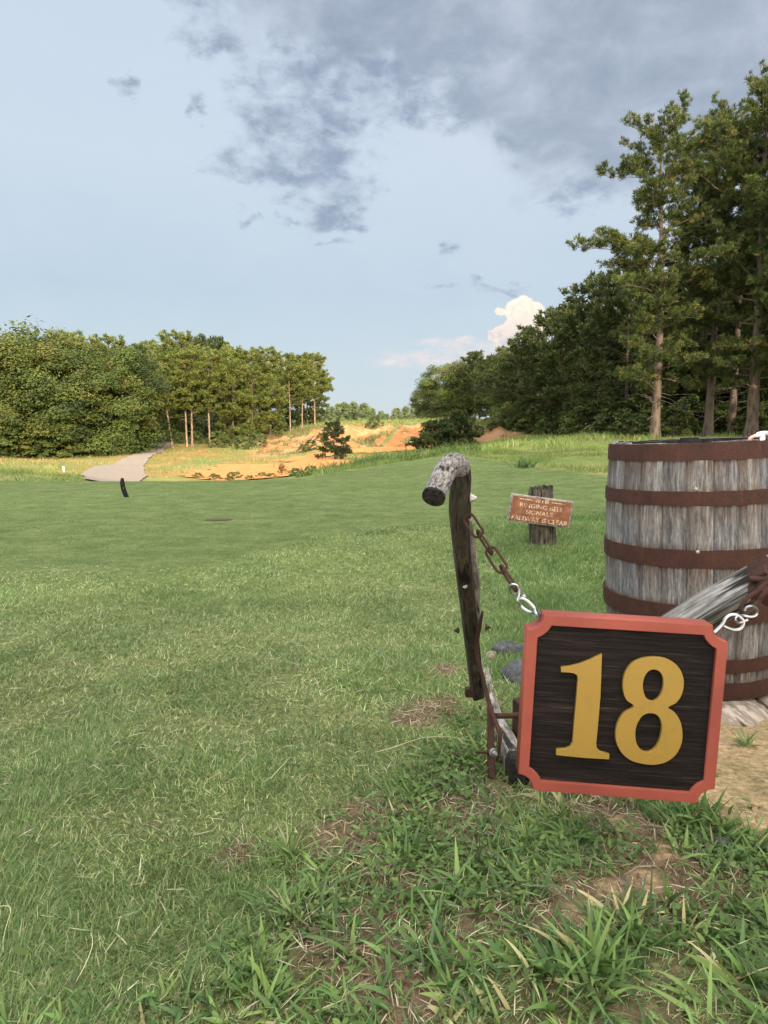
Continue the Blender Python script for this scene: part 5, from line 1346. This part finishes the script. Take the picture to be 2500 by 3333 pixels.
# cumulus on the horizon
Pc=warp(34,.022,6)
Pc2=warp(14,.03,5)
cu=[blob(Pc,1698,1012,62,52,.6),blob(Pc,1732,1026,46,52,.6),blob(Pc,1700,1060,70,46,.6),blob(Pc,1628,1020,22,12,.5),blob(Pc,1640,1090,62,34,.6),blob(Pc,1690,1095,90,40,.6),blob(Pc,1745,1085,40,40,.6),blob(Pc,1762,1070,24,24,.5)]
cum=vmax(cu); cum=t.n('ShaderNodeMapRange',interpolation_type='SMOOTHSTEP',i={0:cum,1:.25,2:.6,3:0.0,4:1.0}).outputs[0]
ctop=azel(1700,985)[1]; cbot=azel(1700,1125)[1]
hgt=t.n('ShaderNodeMapRange',i={0:t.math('ADD',el_,t.math('MULTIPLY_ADD',t.noise(P0,60,5,.65),.03,-.015)),1:cbot,2:ctop,3:0.0,4:1.0}).outputs[0]
nb=t.noise(P0,85,5,.65,.4)
ccol=t.ramp(t.math('MULTIPLY_ADD',nb,1.3,t.math('MULTIPLY_ADD',hgt,.7,-.60)),[(0,(.66,.62,.68)),(.3,(.92,.78,.70)),(.55,(.98,.86,.72)),(.8,(1.08,.98,.82))])
lowc=vmax([blob(Pc2,1450,1110,130,24,.1),blob(Pc2,1380,1165,190,40,.1),blob(Pc2,1530,1145,150,50,.1),blob(Pc2,1300,1180,130,22,.1),blob(Pc2,1650,1140,110,50,.3),blob(Pc2,1510,1102,55,16,.4),blob(Pc2,1430,1115,90,14,.3),blob(Pc2,2010,930,60,90,.1)])
lm=t.math('MULTIPLY',lowc,t.ramp(t.noise(t.mapping(P0,(1,2,1)),40,6,.65),[(.35,(.15,.15,.15)),(.6,(1,1,1))]))
col=t.mix(t.math('MULTIPLY',lm,1.0,clamp=True),col,t.mix(t.math('MULTIPLY',nb,1.0),(.66,.64,.72),(.98,.82,.74)))
col=t.mix(cum,col,ccol)
vis=.75
col=t.mix(1.0,col,(vis,vis,vis),'MULTIPLY')
# added glow on the unseen sun side and overhead sky, lifting ambient light
sd_=t.n('ShaderNodeVectorMath',operation='DOT_PRODUCT',i={0:D,1:(-dsun.x,-dsun.y,.35)}).outputs['Value']
gl=t.n('ShaderNodeMapRange',interpolation_type='SMOOTHSTEP',i={0:sd_,1:-.1,2:1.1,3:0.0,4:1.0}).outputs[0]
col2=t.mix(gl,col,(3.4,3.0,2.6))
zen=t.n('ShaderNodeMapRange',interpolation_type='SMOOTHSTEP',i={0:el_,1:.62,2:1.0,3:0.0,4:1.0}).outputs[0]
col2=t.mix(t.math('MULTIPLY',zen,.7),col2,(2.7,2.7,2.6))
b1=t.n('ShaderNodeBackground',i={0:sky.outputs[0],1:.06}); b2=t.n('ShaderNodeBackground',i={0:col2,1:1.0})
mx=t.n('ShaderNodeMixShader',i={0:.86,1:b1.outputs[0],2:b2.outputs[0]}); ow=t.n('ShaderNodeOutputWorld'); t.t.links.new(mx.outputs[0],ow.inputs[0])
for k in [k for o in bpy.data.objects for k in (['H'] if 'H' in o.keys() else [])]: pass
for o in bpy.data.objects:
    if 'H' in o.keys(): del o['H']
